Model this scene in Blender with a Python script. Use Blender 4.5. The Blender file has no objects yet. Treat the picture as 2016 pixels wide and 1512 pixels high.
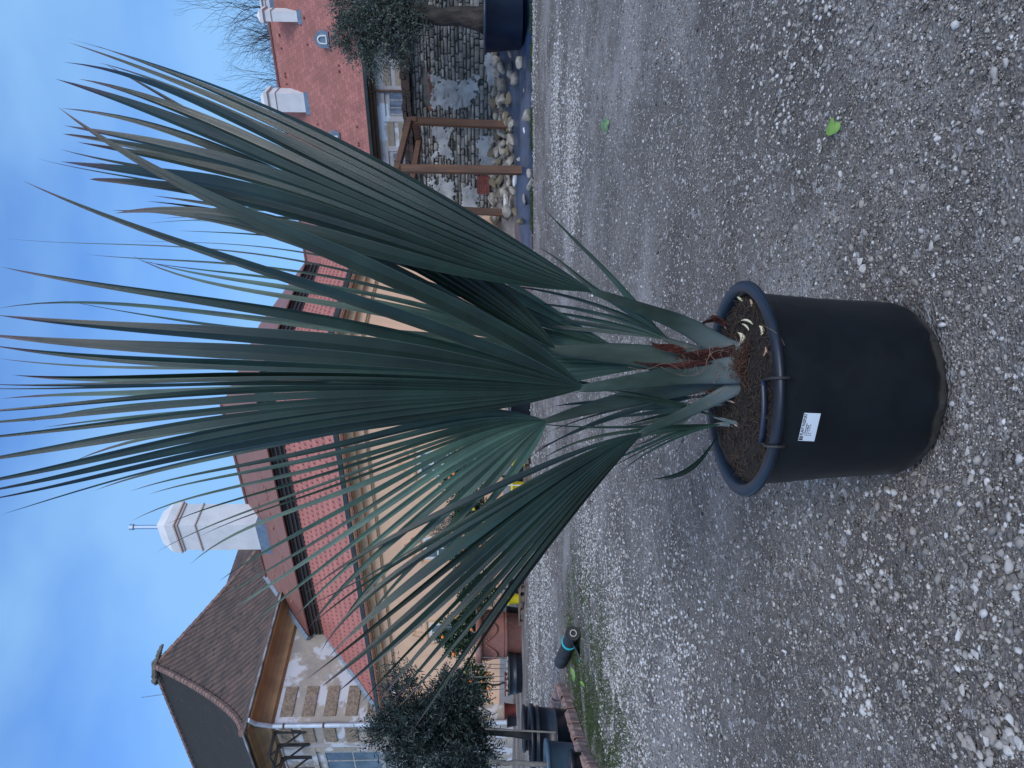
import bpy, math, random
import numpy as np
from mathutils import Vector, noise
random.seed(7); rng = np.random.default_rng(7)
R = math.radians
scene = bpy.context.scene
COL = scene.collection
# ---------------- camera (photo is stored on its side, so the camera is rolled 90 degrees) -------
FPX = 1480.0; HC = 1.10; PITCH = R(2.05)
FW = np.array([0, math.cos(PITCH), -math.sin(PITCH)]); UW = np.array([0, math.sin(PITCH), math.cos(PITCH)])
CAM = np.array([0, 0, HC])
cd = bpy.data.cameras.new('camera'); cam = bpy.data.objects.new('camera', cd); COL.objects.link(cam)
cd.sensor_width = 36; cd.lens = FPX/2016*36; cd.clip_end = 3000; cd.clip_start = 0.05
from mathutils import Matrix
xa, ya, za = -UW, np.array([1., 0, 0]), -FW
cam.matrix_world = Matrix(((xa[0], ya[0], za[0], 0), (xa[1], ya[1], za[1], 0), (xa[2], ya[2], za[2], HC), (0, 0, 0, 1)))
scene.camera = cam
# ---------------- sky and sun ----------------
world = bpy.data.worlds.new('World'); scene.world = world; world.use_nodes = True
SUN_EL, SUN_AZ = R(32), R(165)
wn = world.node_tree.nodes; wl = world.node_tree.links; wn.clear()
def WN(t, **k):
    n = wn.new(t)
    for a, b in k.items(): setattr(n, a, b)
    return n
sky = WN('ShaderNodeTexSky', sky_type='NISHITA', sun_disc=False); sky.sun_elevation = SUN_EL; sky.sun_rotation = SUN_AZ
sky.air_density = 1.3; sky.dust_density = 0.4; sky.ozone_density = 3.0
tint = WN('ShaderNodeMix', data_type='RGBA', blend_type='MULTIPLY'); tint.inputs[0].default_value = 1
tint.inputs[7].default_value = (.58, .92, 1.46, 1)
wl.new(sky.outputs[0], tint.inputs[6])
tc = WN('ShaderNodeTexCoord'); mp = WN('ShaderNodeMapping'); mp.inputs['Scale'].default_value = (1.0, 1.0, 2.0)
wl.new(tc.outputs['Generated'], mp.inputs[0])
nz = WN('ShaderNodeTexNoise'); nz.inputs['Scale'].default_value = 1.7; nz.inputs['Detail'].default_value = 5; nz.inputs['Roughness'].default_value = .5
wl.new(mp.outputs[0], nz.inputs['Vector'])
cr = WN('ShaderNodeValToRGB'); cr.color_ramp.elements[0].position = .44; cr.color_ramp.elements[1].position = .66
cr.color_ramp.elements[1].color = (.8, .8, .8, 1)
wl.new(nz.outputs[0], cr.inputs[0])
sep = WN('ShaderNodeSeparateXYZ'); wl.new(tc.outputs['Generated'], sep.inputs[0])
zen = WN('ShaderNodeMapRange', interpolation_type='SMOOTHSTEP'); zen.inputs[1].default_value = .56; zen.inputs[2].default_value = .82
zen.inputs[4].default_value = .95
wl.new(sep.outputs['Z'], zen.inputs[0])
mixc = WN('ShaderNodeMix', data_type='RGBA'); wl.new(cr.outputs[0], mixc.inputs[0]); wl.new(tint.outputs[2], mixc.inputs[6])
mixc.inputs[7].default_value = (2.3, 4.4, 7.2, 1)
bg = WN('ShaderNodeBackground'); bg.inputs[1].default_value = .10
wo = WN('ShaderNodeOutputWorld'); mixz = WN('ShaderNodeMix', data_type='RGBA'); wl.new(zen.outputs[0], mixz.inputs[0]); wl.new(mixc.outputs[2], mixz.inputs[6]); mixz.inputs[7].default_value = (6.6, 6.9, 7.6, 1)  # thick bright cloud overhead
wl.new(mixz.outputs[2], bg.inputs[0]); wl.new(bg.outputs[0], wo.inputs[0])
sl = bpy.data.lights.new('sun', 'SUN'); sl.energy = 1.45; sl.angle = R(24); sl.color = (1.0, .93, .86)
so = bpy.data.objects.new('sun', sl); COL.objects.link(so)
# direction towards the sun (behind and to the left of the camera)
sd = Vector((math.sin(SUN_AZ)*math.cos(SUN_EL), math.cos(SUN_AZ)*math.cos(SUN_EL), math.sin(SUN_EL)))
so.rotation_euler = sd.to_track_quat('Z', 'Y').to_euler()
scene.view_settings.view_transform = 'Standard'; scene.view_settings.look = 'None'
scene.view_settings.exposure = 0.45; scene.view_settings.gamma = 1
scene.render.engine = 'CYCLES'
# ---------------- pixel helpers: x, y are pixels of the 2016x1512 photograph ----------------
def ray(x, y):
    cx = (756-y)/FPX; cy = (x-1008)/FPX
    return FW + cx*ya - cy*UW
def at(x, y, Y):
    d = ray(x, y); return CAM + d*(Y/d[1])
def sstep(a, b, v):
    t = min(1, max(0, (v-a)/(b-a))); return t*t*(3-2*t)
def bank(X, Y):
    k = sstep(1.6, 3.6, X)
    if Y < 17.6: return 0
    s = (X-7.88)*.588+(Y-22)*.809
    z = .22*sstep(17.6, 18.4, Y) + .62*sstep(-2.6, -.2, s)
    return z*k
def on_ground(x, y):
    d = ray(x, y); Y = 1.0
    if d[2] >= 0: Y = 20.; 
    for k in range(4000):
        P = CAM + d*(Y/d[1])
        if P[2] <= bank(P[0], P[1]): return P
        Y += max(.002, (P[2]-bank(P[0], P[1]))*.8) if P[2] < .5 else .05
        if Y > 60: return P
    return P
# ---------------- objects ----------------
def tag(o, label=None, cat=None, group=None, kind=None):
    if label: o['label'] = label
    if cat: o['category'] = cat
    if group: o['group'] = group
    if kind: o['kind'] = kind
    return o
def thing(name, loc, label, cat, group=None):
    o = bpy.data.objects.new(name, None); COL.objects.link(o); o.location = Vector(loc)
    o.empty_display_size = .1
    return tag(o, label, cat, group)
def wloc(p):
    v = Vector((0, 0, 0))
    while p is not None: v = v + p.location; p = p.parent
    return v
def autouv(me):
    n = len(me.loops); uv = np.zeros((n, 2), np.float32)
    co = np.empty(len(me.vertices)*3, np.float32); me.vertices.foreach_get('co', co); co = co.reshape(-1, 3)
    lv = np.empty(n, np.int32); me.loops.foreach_get('vertex_index', lv)
    m = len(me.polygons); nn = np.empty(m*3, np.float32); me.polygons.foreach_get('normal', nn); nn = nn.reshape(-1, 3)
    ls = np.empty(m, np.int32); lt = np.empty(m, np.int32)
    me.polygons.foreach_get('loop_start', ls); me.polygons.foreach_get('loop_total', lt)
    pi = np.repeat(np.arange(m), lt)
    u = np.cross(np.array([0, 0, 1.]), nn); L = np.linalg.norm(u, axis=1); u[L < 1e-3] = (1, 0, 0); u /= np.linalg.norm(u, axis=1)[:, None]
    v = np.cross(nn, u)
    P = co[lv]; uv[:, 0] = (P*u[pi]).sum(1); uv[:, 1] = (P*v[pi]).sum(1)
    l = me.uv_layers.new(name='UVMap'); l.data.foreach_set('uv', uv.ravel())
def link(name, me, mat, parent=None, loc=None, smooth=False, uv=True):
    mats = mat if isinstance(mat, (list, tuple)) else [mat]
    for m in mats: me.materials.append(m)
    if smooth: me.polygons.foreach_set('use_smooth', [True]*len(me.polygons))
    if uv is True: autouv(me)
    o = bpy.data.objects.new(name, me); COL.objects.link(o)
    if parent is not None:
        o.parent = parent; off = wloc(parent)
        me.transform(Matrix.Translation(-off))
    elif loc is not None:
        me.transform(Matrix.Translation(-Vector(loc))); o.location = Vector(loc)
    me.update()
    return o
def np_mesh(name, V, F, mat, parent=None, loc=None, smooth=False, uv=True, UV=None, rnd=None, mi=None):
    """V (n,3), F (m,k) all faces of k corners"""
    V = np.asarray(V, np.float32); F = np.asarray(F, np.int32); m, k = F.shape
    me = bpy.data.meshes.new(name); me.vertices.add(len(V)); me.vertices.foreach_set('co', V.ravel())
    me.loops.add(m*k); me.loops.foreach_set('vertex_index', F.ravel())
    me.polygons.add(m); me.polygons.foreach_set('loop_start', np.arange(m, dtype=np.int32)*k)
    me.update(calc_edges=True)
    if UV is not None:
        l = me.uv_layers.new(name='UVMap'); l.data.foreach_set('uv', np.asarray(UV, np.float32)[F.ravel()].ravel()); uv = False
    if rnd is not None:
        a = me.attributes.new('rnd', 'FLOAT', 'POINT'); a.data.foreach_set('value', np.asarray(rnd, np.float32))
    if mi is not None: me.polygons.foreach_set('material_index', np.asarray(mi, np.int32))
    return link(name, me, mat, parent, loc, smooth, uv)
class MB:
    def __init__(s): s.v = []; s.f = []
    def add(s, V, F):
        o = len(s.v); s.v.extend([tuple(map(float, p)) for p in V]); s.f.extend([[i+o for i in f] for f in F]); return s
    def box(s, c, d, rz=0, rx=0):
        hx, hy, hz = d[0]/2, d[1]/2, d[2]/2; cz, sz = math.cos(rz), math.sin(rz)
        V = []
        for X in (-hx, hx):
            for Y in (-hy, hy):
                for Z in (-hz, hz):
                    y2 = Y*math.cos(rx)-Z*math.sin(rx); z2 = Y*math.sin(rx)+Z*math.cos(rx)
                    V.append((c[0]+X*cz-y2*sz, c[1]+X*sz+y2*cz, c[2]+z2))
        return s.add(V, [(0, 1, 3, 2), (4, 6, 7, 5), (0, 4, 5, 1), (2, 3, 7, 6), (0, 2, 6, 4), (1, 5, 7, 3)])
    def fbox(s, fr, t0, t1, s0, s1, z0, z1, z0b=None, z1b=None):
        """box in a building frame; t grows to the left along the front, s into the depth"""
        V = [fr(t, q, z) for t in (t0, t1) for q in (s0, s1) for z in (z0, z1)]
        return s.add(V, [(0, 1, 3, 2), (4, 6, 7, 5), (0, 4, 5, 1), (2, 3, 7, 6), (0, 2, 6, 4), (1, 5, 7, 3)])
    def tube(s, pts, rad, n=8, cap=True, flat=1.0, side=None):
        pts = [np.array(p, float) for p in pts]; m = len(pts)
        if not hasattr(rad, '__len__'): rad = [rad]*m
        o = len(s.v); prev = None
        for i, p in enumerate(pts):
            T = pts[min(i+1, m-1)]-pts[max(i-1, 0)]; T = T/(np.linalg.norm(T)+1e-9)
            if prev is None:
                ref = np.array(side, float) if side is not None else (np.array([0, 0, 1.]) if abs(T[2]) < .9 else np.array([1., 0, 0]))
                A = ref-T*ref.dot(T)
            else: A = prev-T*prev.dot(T)
            A /= np.linalg.norm(A)+1e-9; B = np.cross(T, A); prev = A
            for k in range(n):
                a = 2*math.pi*k/n; s.v.append(tuple(p+rad[i]*(math.cos(a)*A+flat*math.sin(a)*B)))
        for i in range(m-1):
            for k in range(n):
                a = o+i*n+k; b = o+i*n+(k+1) % n; s.f.append([a, b, b+n, a+n])
        if cap: s.f.append([o+k for k in range(n)][::-1]); s.f.append([o+(m-1)*n+k for k in range(n)])
        return s
    def lathe(s, prof, c, n=32, jit=None):
        o = len(s.v); m = len(prof)
        for r, z in prof:
            for k in range(n):
                a = 2*math.pi*k/n; rr = r
                if jit: rr = r+jit(a, z)
                s.v.append((c[0]+rr*math.cos(a), c[1]+rr*math.sin(a), c[2]+z))
        for i in range(m-1):
            for k in range(n):
                a = o+i*n+k; b = o+i*n+(k+1) % n; s.f.append([a, b, b+n, a+n])
        return s
    def grid(s, fn, nu, nv):
        o = len(s.v)
        for j in range(nv+1):
            for i in range(nu+1): s.v.append(tuple(map(float, fn(i/nu, j/nv))))
        for j in range(nv):
            for i in range(nu):
                a = o+j*(nu+1)+i; s.f.append([a, a+1, a+nu+2, a+nu+1])
        return s
    def build(s, name, mat, parent=None, loc=None, smooth=False):
        me = bpy.data.meshes.new(name); me.from_pydata(s.v, [], s.f); me.update()
        return link(name, me, mat, parent, loc, smooth)
def reuv(o, d, k=1.3):
    me = o.data; n = len(me.loops); lv = np.empty(n, np.int32); me.loops.foreach_get('vertex_index', lv); co = np.empty(len(me.vertices)*3, np.float32); me.vertices.foreach_get('co', co); P = co.reshape(-1, 3)[lv]
    me.uv_layers[0].data.foreach_set('uv', np.stack([P[:, 0]*d[0]+P[:, 1]*d[1], P[:, 2]*k], 1).astype(np.float32).ravel()); return o
def bevel(o, w=.01, n=2):
    b = o.modifiers.new('bevel', 'BEVEL'); b.width = w; b.segments = n; b.limit_method = 'ANGLE'; return o
# ---------------- materials ----------------
def mat(name, col=(.5, .5, .5), col2=None, scale=5, rough=.8, bump=0, bscale=None, coord='Object', detail=6, lo=.4, hi=.6,
        stretch=(1, 1, 1), metal=0, spec=.5, rnd=0, col3=None, scale3=2, lo3=.5, hi3=.6, extra=None, transl=0, bdist=.02):
    m = bpy.data.materials.new(name); m.use_nodes = True; nt = m.node_tree; N = nt.nodes; L = nt.links; N.clear()
    out = N.new('ShaderNodeOutputMaterial'); p = N.new('ShaderNodeBsdfPrincipled')
    p.inputs['Roughness'].default_value = rough; p.inputs['Metallic'].default_value = metal; p.inputs['Specular IOR Level'].default_value = spec
    t = N.new('ShaderNodeTexCoord'); mpn = N.new('ShaderNodeMapping'); mpn.inputs['Scale'].default_value = stretch
    L.new(t.outputs[coord], mpn.inputs[0])
    def noi(sc, det=detail, ro=.6):
        n = N.new('ShaderNodeTexNoise'); n.inputs['Scale'].default_value = sc; n.inputs['Detail'].default_value = det; n.inputs['Roughness'].default_value = ro
        L.new(mpn.outputs[0], n.inputs['Vector']); return n
    def ramp(src, a, b, ca=(0, 0, 0, 1), cb=(1, 1, 1, 1)):
        r = N.new('ShaderNodeValToRGB'); r.color_ramp.elements[0].position = a; r.color_ramp.elements[1].position = b
        r.color_ramp.elements[0].color = ca; r.color_ramp.elements[1].color = cb; L.new(src, r.inputs[0]); return r.outputs[0]
    def mixc(f, a, b, bt='MIX'):
        x = N.new('ShaderNodeMix'); x.data_type = 'RGBA'; x.blend_type = bt
        for i, v in ((0, f), (6, a), (7, b)):
            if hasattr(v, 'is_output'): L.new(v, x.inputs[i])
            elif i == 0: x.inputs[0].default_value = v
            else: x.inputs[i].default_value = (*v[:3], 1)
        return x.outputs[2]
    c = col
    if col2 is not None: c = mixc(ramp(noi(scale).outputs[0], lo, hi), col, col2)
    if col3 is not None: c = mixc(ramp(noi(scale3, 4).outputs[0], lo3, hi3), c, col3)
    if rnd:
        at_ = N.new('ShaderNodeAttribute'); at_.attribute_name = 'rnd'
        mr = N.new('ShaderNodeMapRange'); mr.inputs[3].default_value = 1-rnd; mr.inputs[4].default_value = 1+rnd; L.new(at_.outputs['Fac'], mr.inputs[0])
        c = mixc(1.0, c, mr.outputs[0], 'MULTIPLY')
    h = None
    if bump:
        b = N.new('ShaderNodeBump'); b.inputs['Strength'].default_value = bump; b.inputs['Distance'].default_value = bdist
        h = noi(bscale or scale*4, 5).outputs[0]
        L.new(h, b.inputs['Height']); L.new(b.outputs[0], p.inputs['Normal'])
    if extra: c = extra(N, L, p, mpn, c, mixc, ramp, noi) or c
    if hasattr(c, 'is_output'): L.new(c, p.inputs['Base Color'])
    else: p.inputs['Base Color'].default_value = (*c[:3], 1)
    s = p.outputs[0]
    if transl:
        tr = N.new('ShaderNodeBsdfTranslucent')
        if hasattr(c, 'is_output'): L.new(c, tr.inputs[0])
        else: tr.inputs[0].default_value = (*c[:3], 1)
        mxs = N.new('ShaderNodeMixShader'); mxs.inputs[0].default_value = transl; L.new(s, mxs.inputs[1]); L.new(tr.outputs[0], mxs.inputs[2]); s = mxs.outputs[0]
    L.new(s, out.inputs[0]); return m
def x_tiles(w, h, dark=.5, off=.5):
    """rows of roof tiles in metric UV"""
    def f(N, L, p, mpn, c, mixc, ramp, noi):
        b = N.new('ShaderNodeTexBrick'); b.inputs['Scale'].default_value = 1; b.inputs['Brick Width'].default_value = w; b.inputs['Row Height'].default_value = h
        b.inputs['Mortar Size'].default_value = h*.08; b.inputs['Mortar Smooth'].default_value = .6; b.offset = off
        b.inputs['Color1'].default_value = (1, 1, 1, 1); b.inputs['Color2'].default_value = (.72, .72, .72, 1); b.inputs['Mortar'].default_value = (dark, dark, dark, 1)
        L.new(mpn.outputs[0], b.inputs['Vector'])
        bp = N.new('ShaderNodeBump'); bp.inputs['Strength'].default_value = .6; bp.inputs['Distance'].default_value = .03; bp.invert = True
        L.new(b.outputs['Fac'], bp.inputs['Height']); L.new(bp.outputs[0], p.inputs['Normal'])
        return mixc(1.0, c, b.outputs['Color'], 'MULTIPLY')
    return f
def x_ribs(period, depth=.04, rows=.35):
    """barrel tiles running down the slope"""
    def f(N, L, p, mpn, c, mixc, ramp, noi):
        w = N.new('ShaderNodeTexWave'); w.wave_type = 'BANDS'; w.bands_direction = 'X'; w.inputs['Scale'].default_value = math.pi*2/period/20*1.0
        w.inputs['Distortion'].default_value = .6; w.inputs['Detail'].default_value = 1; w.inputs['Detail Scale'].default_value = .3
        L.new(mpn.outputs[0], w.inputs['Vector'])
        w2 = N.new('ShaderNodeTexWave'); w2.wave_type = 'BANDS'; w2.bands_direction = 'Y'; w2.wave_profile = 'SAW'; w2.inputs['Scale'].default_value = math.pi*2/rows/20
        w2.inputs['Distortion'].default_value = .8; L.new(mpn.outputs[0], w2.inputs['Vector'])
        ad = N.new('ShaderNodeMath'); ad.operation = 'MULTIPLY_ADD'; ad.inputs[1].default_value = .3; L.new(w2.outputs[1], ad.inputs[0]); L.new(w.outputs[1], ad.inputs[2])
        bp = N.new('ShaderNodeBump'); bp.inputs['Strength'].default_value = 1; bp.inputs['Distance'].default_value = depth
        L.new(ad.outputs[0], bp.inputs['Height']); L.new(bp.outputs[0], p.inputs['Normal'])
        return mixc(1.0, c, ramp(w.outputs[1], .0, .45, (.45, .45, .45, 1), (1, 1, 1, 1)), 'MULTIPLY')
    return f
M = {}
M['peach'] = mat('peach_render', (.82, .52, .345), (.75, .47, .31), 1.5, .9, .15, 30)
M['peach_dark'] = mat('ochre_cornice_paint', (.66, .44, .27), (.58, .38, .24), 3, .9, .1, 30)
M['tile_red'] = mat('red_metal_tile', (.38, .145, .13), (.32, .12, .11), 1.2, .55, .05, 20, spec=.4)
M['metal_brown'] = mat('brown_sheet_metal', (.20, .085, .074), (.17, .072, .062), 2, .55, .1, 40)
M['dark'] = mat('near_black_paint', (.02, .02, .022), (.035, .033, .033), 4, .6)
M['gutter'] = mat('dark_green_gutter_metal', (.035, .045, .045), (.05, .06, .06), 3, .4, metal=.3)
M['zinc'] = mat('zinc_flashing', (.16, .22, .30), (.22, .29, .37), 4, .45, .1, 20, metal=.3)
M['white_paint'] = mat('white_chimney_render', (.68, .70, .73), (.60, .62, .66), 1.3, .85, .1, 25)
M['pinkline'] = mat('pinkish_moulding', (.50, .42, .40), None, 3, .8)
M['steel'] = mat('bright_steel_pipe', (.55, .6, .65), None, 3, .3, metal=.8)
M['oldtile'] = mat('weathered_barrel_tile', (.120, .080, .070), (.072, .052, .048), 1.1, .9, coord='UV', col3=(.035, .034, .037), scale3=2.6, lo3=.56, hi3=.64, extra=x_ribs(.32))
M['darktile'] = mat('dark_barrel_tile', (.016, .017, .018), (.012, .015, .014), .8, .95, coord='UV', col3=(.05, .035, .03), scale3=1.5, lo3=.6, hi3=.7, extra=x_ribs(.32))  # near-black barrel tile with brown blotches, for the front-left slope only
M['ridge_tile'] = mat('terracotta_ridge_tile', (.24, .15, .13), (.12, .085, .08), 3, .9, .3, 10)
M['oldwall'] = mat('peeling_cream_plaster', (.40, .36, .31), (.30, .28, .26), 1.6, .92, .3, 12, col3=(.55, .57, .62), scale3=1.0, lo3=.50, hi3=.56)
M['oldpanel'] = mat('rough_cast_panel', (.31, .245, .185), (.19, .15, .12), 9, .95, 1.0, 14, bdist=.04)
M['farwall'] = mat('stained_pale_plaster', (.42, .41, .43), (.34, .32, .33), .8, .92, .2, 10, col3=(.52, .58, .66), scale3=.55, lo3=.55, hi3=.58)
M['farpanel'] = mat('dull_yellow_panel', (.30, .26, .20), (.24, .21, .17), 3, .95, .3, 10)
M['far_tile'] = mat('small_red_plain_tile', (.40, .16, .145), (.33, .135, .12), .7, .8, coord='UV', extra=x_tiles(.30, .28, .72))
M['stone'] = mat('grey_limestone_rubble', (.30, .29, .275), (.17, .17, .165), 3.5, .95, .6, 12, rnd=.45)
M['mortar'] = mat('dark_eroded_mortar', (.09, .088, .082), (.16, .155, .14), 3, 1, .8, 8)
M['plaster'] = mat('remnant_grey_plaster', (.42, .45, .48), (.28, .30, .32), 2.5, .95, .6, 9, col3=(.11, .11, .11), scale3=5, lo3=.62, hi3=.68)
M['redbrick'] = mat('old_red_brick', (.27, .08, .07), (.20, .07, .06), 6, .9, coord='UV', extra=x_tiles(.25, .075, .5))
M['rustytile'] = mat('rusty_coping', (.07, .045, .04), (.03, .027, .027), 3, .9, .5, 8)
M['wood'] = mat('brown_stained_timber', (.135, .066, .038), (.085, .045, .03), 4, .75, .3, 12, stretch=(3, 3, .4))
M['sheet'] = mat('black_weed_fabric', (.010, .022, .055), (.022, .045, .10), 1.5, .34, .5, 5, spec=.6)
M['rock'] = mat('pale_limestone_rock', (.34, .325, .295), (.17, .16, .14), 2.5, .9, .7, 9, bdist=.05)
M['rock_white'] = mat('white_rock', (.55, .58, .62), (.42, .44, .46), 3, .85, .5, 9)
M['rock_ochre'] = mat('ochre_rock', (.17, .145, .10), (.11, .095, .065), 3, .9, .7, 9, bdist=.05)
M['terra'] = mat('terracotta', (.23, .10, .082), (.165, .075, .065), 2.5, .85, .3, 18, col3=(.30, .22, .20), scale3=1.5, lo3=.6, hi3=.75)
M['terra_pale'] = mat('pale_terracotta_edging', (.40, .27, .23), (.26, .165, .14), 7, .85, .5, 14)
M['terra_red'] = mat('brick_red_plastic', (.17, .04, .036), None, 3, .7)
M['blackpot'] = mat('black_plastic_tub', (.008, .011, .019), (.014, .02, .032), 3, .42, .1, 8, spec=.5)
M['navypot'] = mat('navy_plastic_tub', (.011, .02, .045), (.018, .032, .065), 1.6, .4, .15, 5, spec=.5)
M['bluegrey'] = mat('blue_grey_plastic_tub', (.055, .10, .145), (.07, .12, .17), 3, .5)
M['yellow'] = mat('yellow_plastic', (.62, .50, .02), None, 3, .5)
M['pallet'] = mat('weathered_pallet_wood', (.20, .15, .115), (.12, .09, .075), 6, .9, .3, 20)
M['cane'] = mat('grey_garden_cane', (.20, .19, .17), (.13, .12, .11), 8, .85, .3, 30)
M['bark'] = mat('furrowed_olive_bark', (.065, .052, .045), (.025, .022, .021), 7, .95, 1.0, 16, stretch=(1, 1, .3), bdist=.05)
M['greybark'] = mat('smooth_grey_bark', (.045, .045, .042), (.03, .03, .03), 8, .9, .5, 20)
M['baretwig'] = mat('bare_winter_twigs', (.055, .05, .052), None, 3, .95)
M['olive'] = mat('grey_green_olive_leaf', (.105, .135, .118), (.060, .082, .074), 3, .6, rnd=.6, transl=.15)
M['olive2'] = mat('dark_olive_leaf', (.038, .062, .058), (.020, .036, .036), 3, .5, rnd=.7, transl=.12)
M['citrus'] = mat('deep_green_citrus_leaf', (.028, .070, .028), (.018, .045, .024), 3, .45, rnd=.6, transl=.15)
M['silver'] = mat('silvery_shrub_leaf', (.17, .17, .155), (.11, .115, .105), 3, .7, rnd=.4)
M['orange'] = mat('orange_fruit', (.75, .22, .03), None, 3, .45)
M['lemon'] = mat('yellow_fruit', (.62, .48, .06), None, 3, .45)
M['glass'] = mat('grey_window_glass', (.10, .125, .16), (.05, .06, .075), 1.2, .12, spec=.8)
M['curtain'] = mat('glass_with_pale_curtain', (.20, .24, .31), (.08, .10, .15), 3, .3, stretch=(1, 1, .3), spec=.7)
M['frame'] = mat('white_window_frame', (.66, .68, .68), None, 3, .6)
M['oldframe'] = mat('flaking_grey_frame', (.38, .40, .40), (.26, .27, .27), 6, .8)
M['whitepipe'] = mat('pale_zinc_pipe', (.55, .62, .72), (.42, .48, .56), 2, .5, metal=.2)
M['rust'] = mat('rusty_iron', (.10, .05, .035), (.06, .035, .03), 5, .8)
M['ochre'] = mat('ochre_cornice', (.34, .20, .105), (.26, .155, .085), 1.5, .9, .2, 10)
M['brownboard'] = mat('brown_boards', (.10, .06, .045), (.07, .045, .035), 2, .85, coord='UV')
# ================= buildings =================
AX = np.array([-math.cos(R(36)), math.sin(R(36))]); BX = np.array([math.sin(R(36)), math.cos(R(36))])
def frame(o):
    def fr(t, s, z):
        p = np.array(o)+t*AX+s*BX; return (p[0], p[1], z)
    fr.o = o; return fr
def t_at(fr, s, x_or_U):
    """t where the line s crosses the photo column U"""
    k = (x_or_U-756)/FPX; o = fr.o
    return (o[0]+s*BX[0]-k*(o[1]+s*BX[1]))/(k*AX[1]-AX[0])
def slab(fr, quad, th=.06):
    """thin slab from 4 (t,s,z) corners, thickness downwards"""
    P = [np.array(fr(*q)) for q in quad]; n = np.cross(P[1]-P[0], P[3]-P[0]); n /= np.linalg.norm(n)
    if n[2] < 0: n = -n
    V = P+[p-n*th for p in P]
    return V, [(0, 1, 2, 3), (7, 6, 5, 4), (0, 4, 5, 1), (1, 5, 6, 2), (2, 6, 7, 3), (3, 7, 4, 0)]
def window(th, fr, t0, t1, s, z0, z1, cols, rows, fm, gm, fw=.07, sill=True, d=.05):
    m = MB()
    m.fbox(fr, t0, t1, s-d, s+.02, z0, z0+fw); m.fbox(fr, t0, t1, s-d, s+.02, z1-fw, z1)
    m.fbox(fr, t0, t0+fw, s-d+.003, s+.02, z0+fw, z1-fw); m.fbox(fr, t1-fw, t1, s-d+.003, s+.02, z0+fw, z1-fw)
    w = m.build('window', fm, th); b = MB()
    for i in range(1, cols): c = t0+(t1-t0)*i/cols; b.fbox(fr, c-fw*.3, c+fw*.3, s-d+.012, s, z0+fw, z1-fw)
    for j in range(1, rows): c = z0+(z1-z0)*j/rows; b.fbox(fr, t0+fw, t1-fw, s-d+.017, s, c-fw*.3, c+fw*.3)
    b.build('glazing_bar', fm, w)
    MB().fbox(fr, t0+fw, t1-fw, s-.018, s-.004, z0+fw, z1-fw).build('pane', gm, w)
    if sill: MB().fbox(fr, t0-.08, t1+.08, s-.14, s, z0-.09, z0-.003).build('sill', fm, w)
    return w
def chimney(parent, fr, t0, t1, s0, s1, z0, z1, sub=False):
    m = MB().fbox(fr, t0, t1, s0, s1, z0, z1)
    c = m.build('chimney', M['white_paint'], parent); e = .05
    b = MB(); h = z1-z0
    b.fbox(fr, t0-e, t1+e, s0-e, s1+e, z1-h*.165, z1-h*.155)
    b.fbox(fr, t0-e, t1+e, s0-e, s1+e, z1-h*.02, z1-.002)
    b.fbox(fr, t0-2*e, t1+2*e, s0-2*e, s1+2*e, z1, z1+h*.012)
    b.build('moulding', M['pinkline'], c)
    k = MB().fbox(fr, t0-1.3*e, t1+1.3*e, s0-1.3*e, s1+1.3*e, z1+h*.012+.002, z1+h*.08); q = .22
    V = [fr(t0-e, s0-e, z1+h*.08), fr(t1+e, s0-e, z1+h*.08), fr(t1+e, s1+e, z1+h*.08), fr(t0-e, s1+e, z1+h*.08)]
    T = [fr(t0+q, s0+q, z1+h*.17), fr(t1-q, s0+q, z1+h*.17), fr(t1-q, s1-q, z1+h*.17), fr(t0+q, s1-q, z1+h*.17)]
    k.add(V+T, [(0, 1, 5, 4), (1, 2, 6, 5), (2, 3, 7, 6), (3, 0, 4, 7), (4, 5, 6, 7)])
    k.build('cap', M['white_paint'], c)
    return c
# ---- peach wing ----
WF = frame((.6, 20.0)); TL = 16.28
wing = thing('peach_house', WF(TL/2, 5, 0), 'long low peach coloured house with red tile roof standing behind the palm', 'house')
MB().fbox(WF, 0, TL, 0, 13, 0, 5.25).build('wall', M['peach'], wing)
pm = MB(); pm.fbox(WF, -.05, TL, -.05, -.001, 0, .55); pm.fbox(WF, -.05, -.001, -.001, 13, 0, .55); pm.build('plinth', mat('plinth_render', (.36, .35, .36), (.28, .27, .28), 2, .9, .2, 10), wing)
cm = MB()
cm.fbox(WF, -.30, TL, -.30, -.002, 5.0, 5.22); cm.fbox(WF, -.30, -.002, -.001, 13, 5.0, 5.22)
cm.fbox(WF, -.18, TL, -.18, -.002, 4.80, 4.998); cm.fbox(WF, -.18, -.002, -.001, 13, 4.80, 4.998)
cm.build('cornice', M['peach_dark'], wing)
cm = MB(); cm.fbox(WF, -.05, TL, -.05, -.002, 4.45, 4.50); cm.fbox(WF, -.05, -.002, -.001, 13, 4.45, 4.50)
cm.fbox(WF, -.10, TL, -.10, -.002, 4.50, 4.53); cm.fbox(WF, -.10, -.002, -.001, 13, 4.50, 4.53)
cm.build('string_course', M['peach_dark'], wing)
g = MB(); g.fbox(WF, -.55, TL-.02, -.55, -.42, 5.14, 5.27); g.fbox(WF, -.55, -.42, -.419, 13, 5.14, 5.27); g.build('gutter', M['gutter'], wing)
ZE, SL = 5.24, .80
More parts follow.
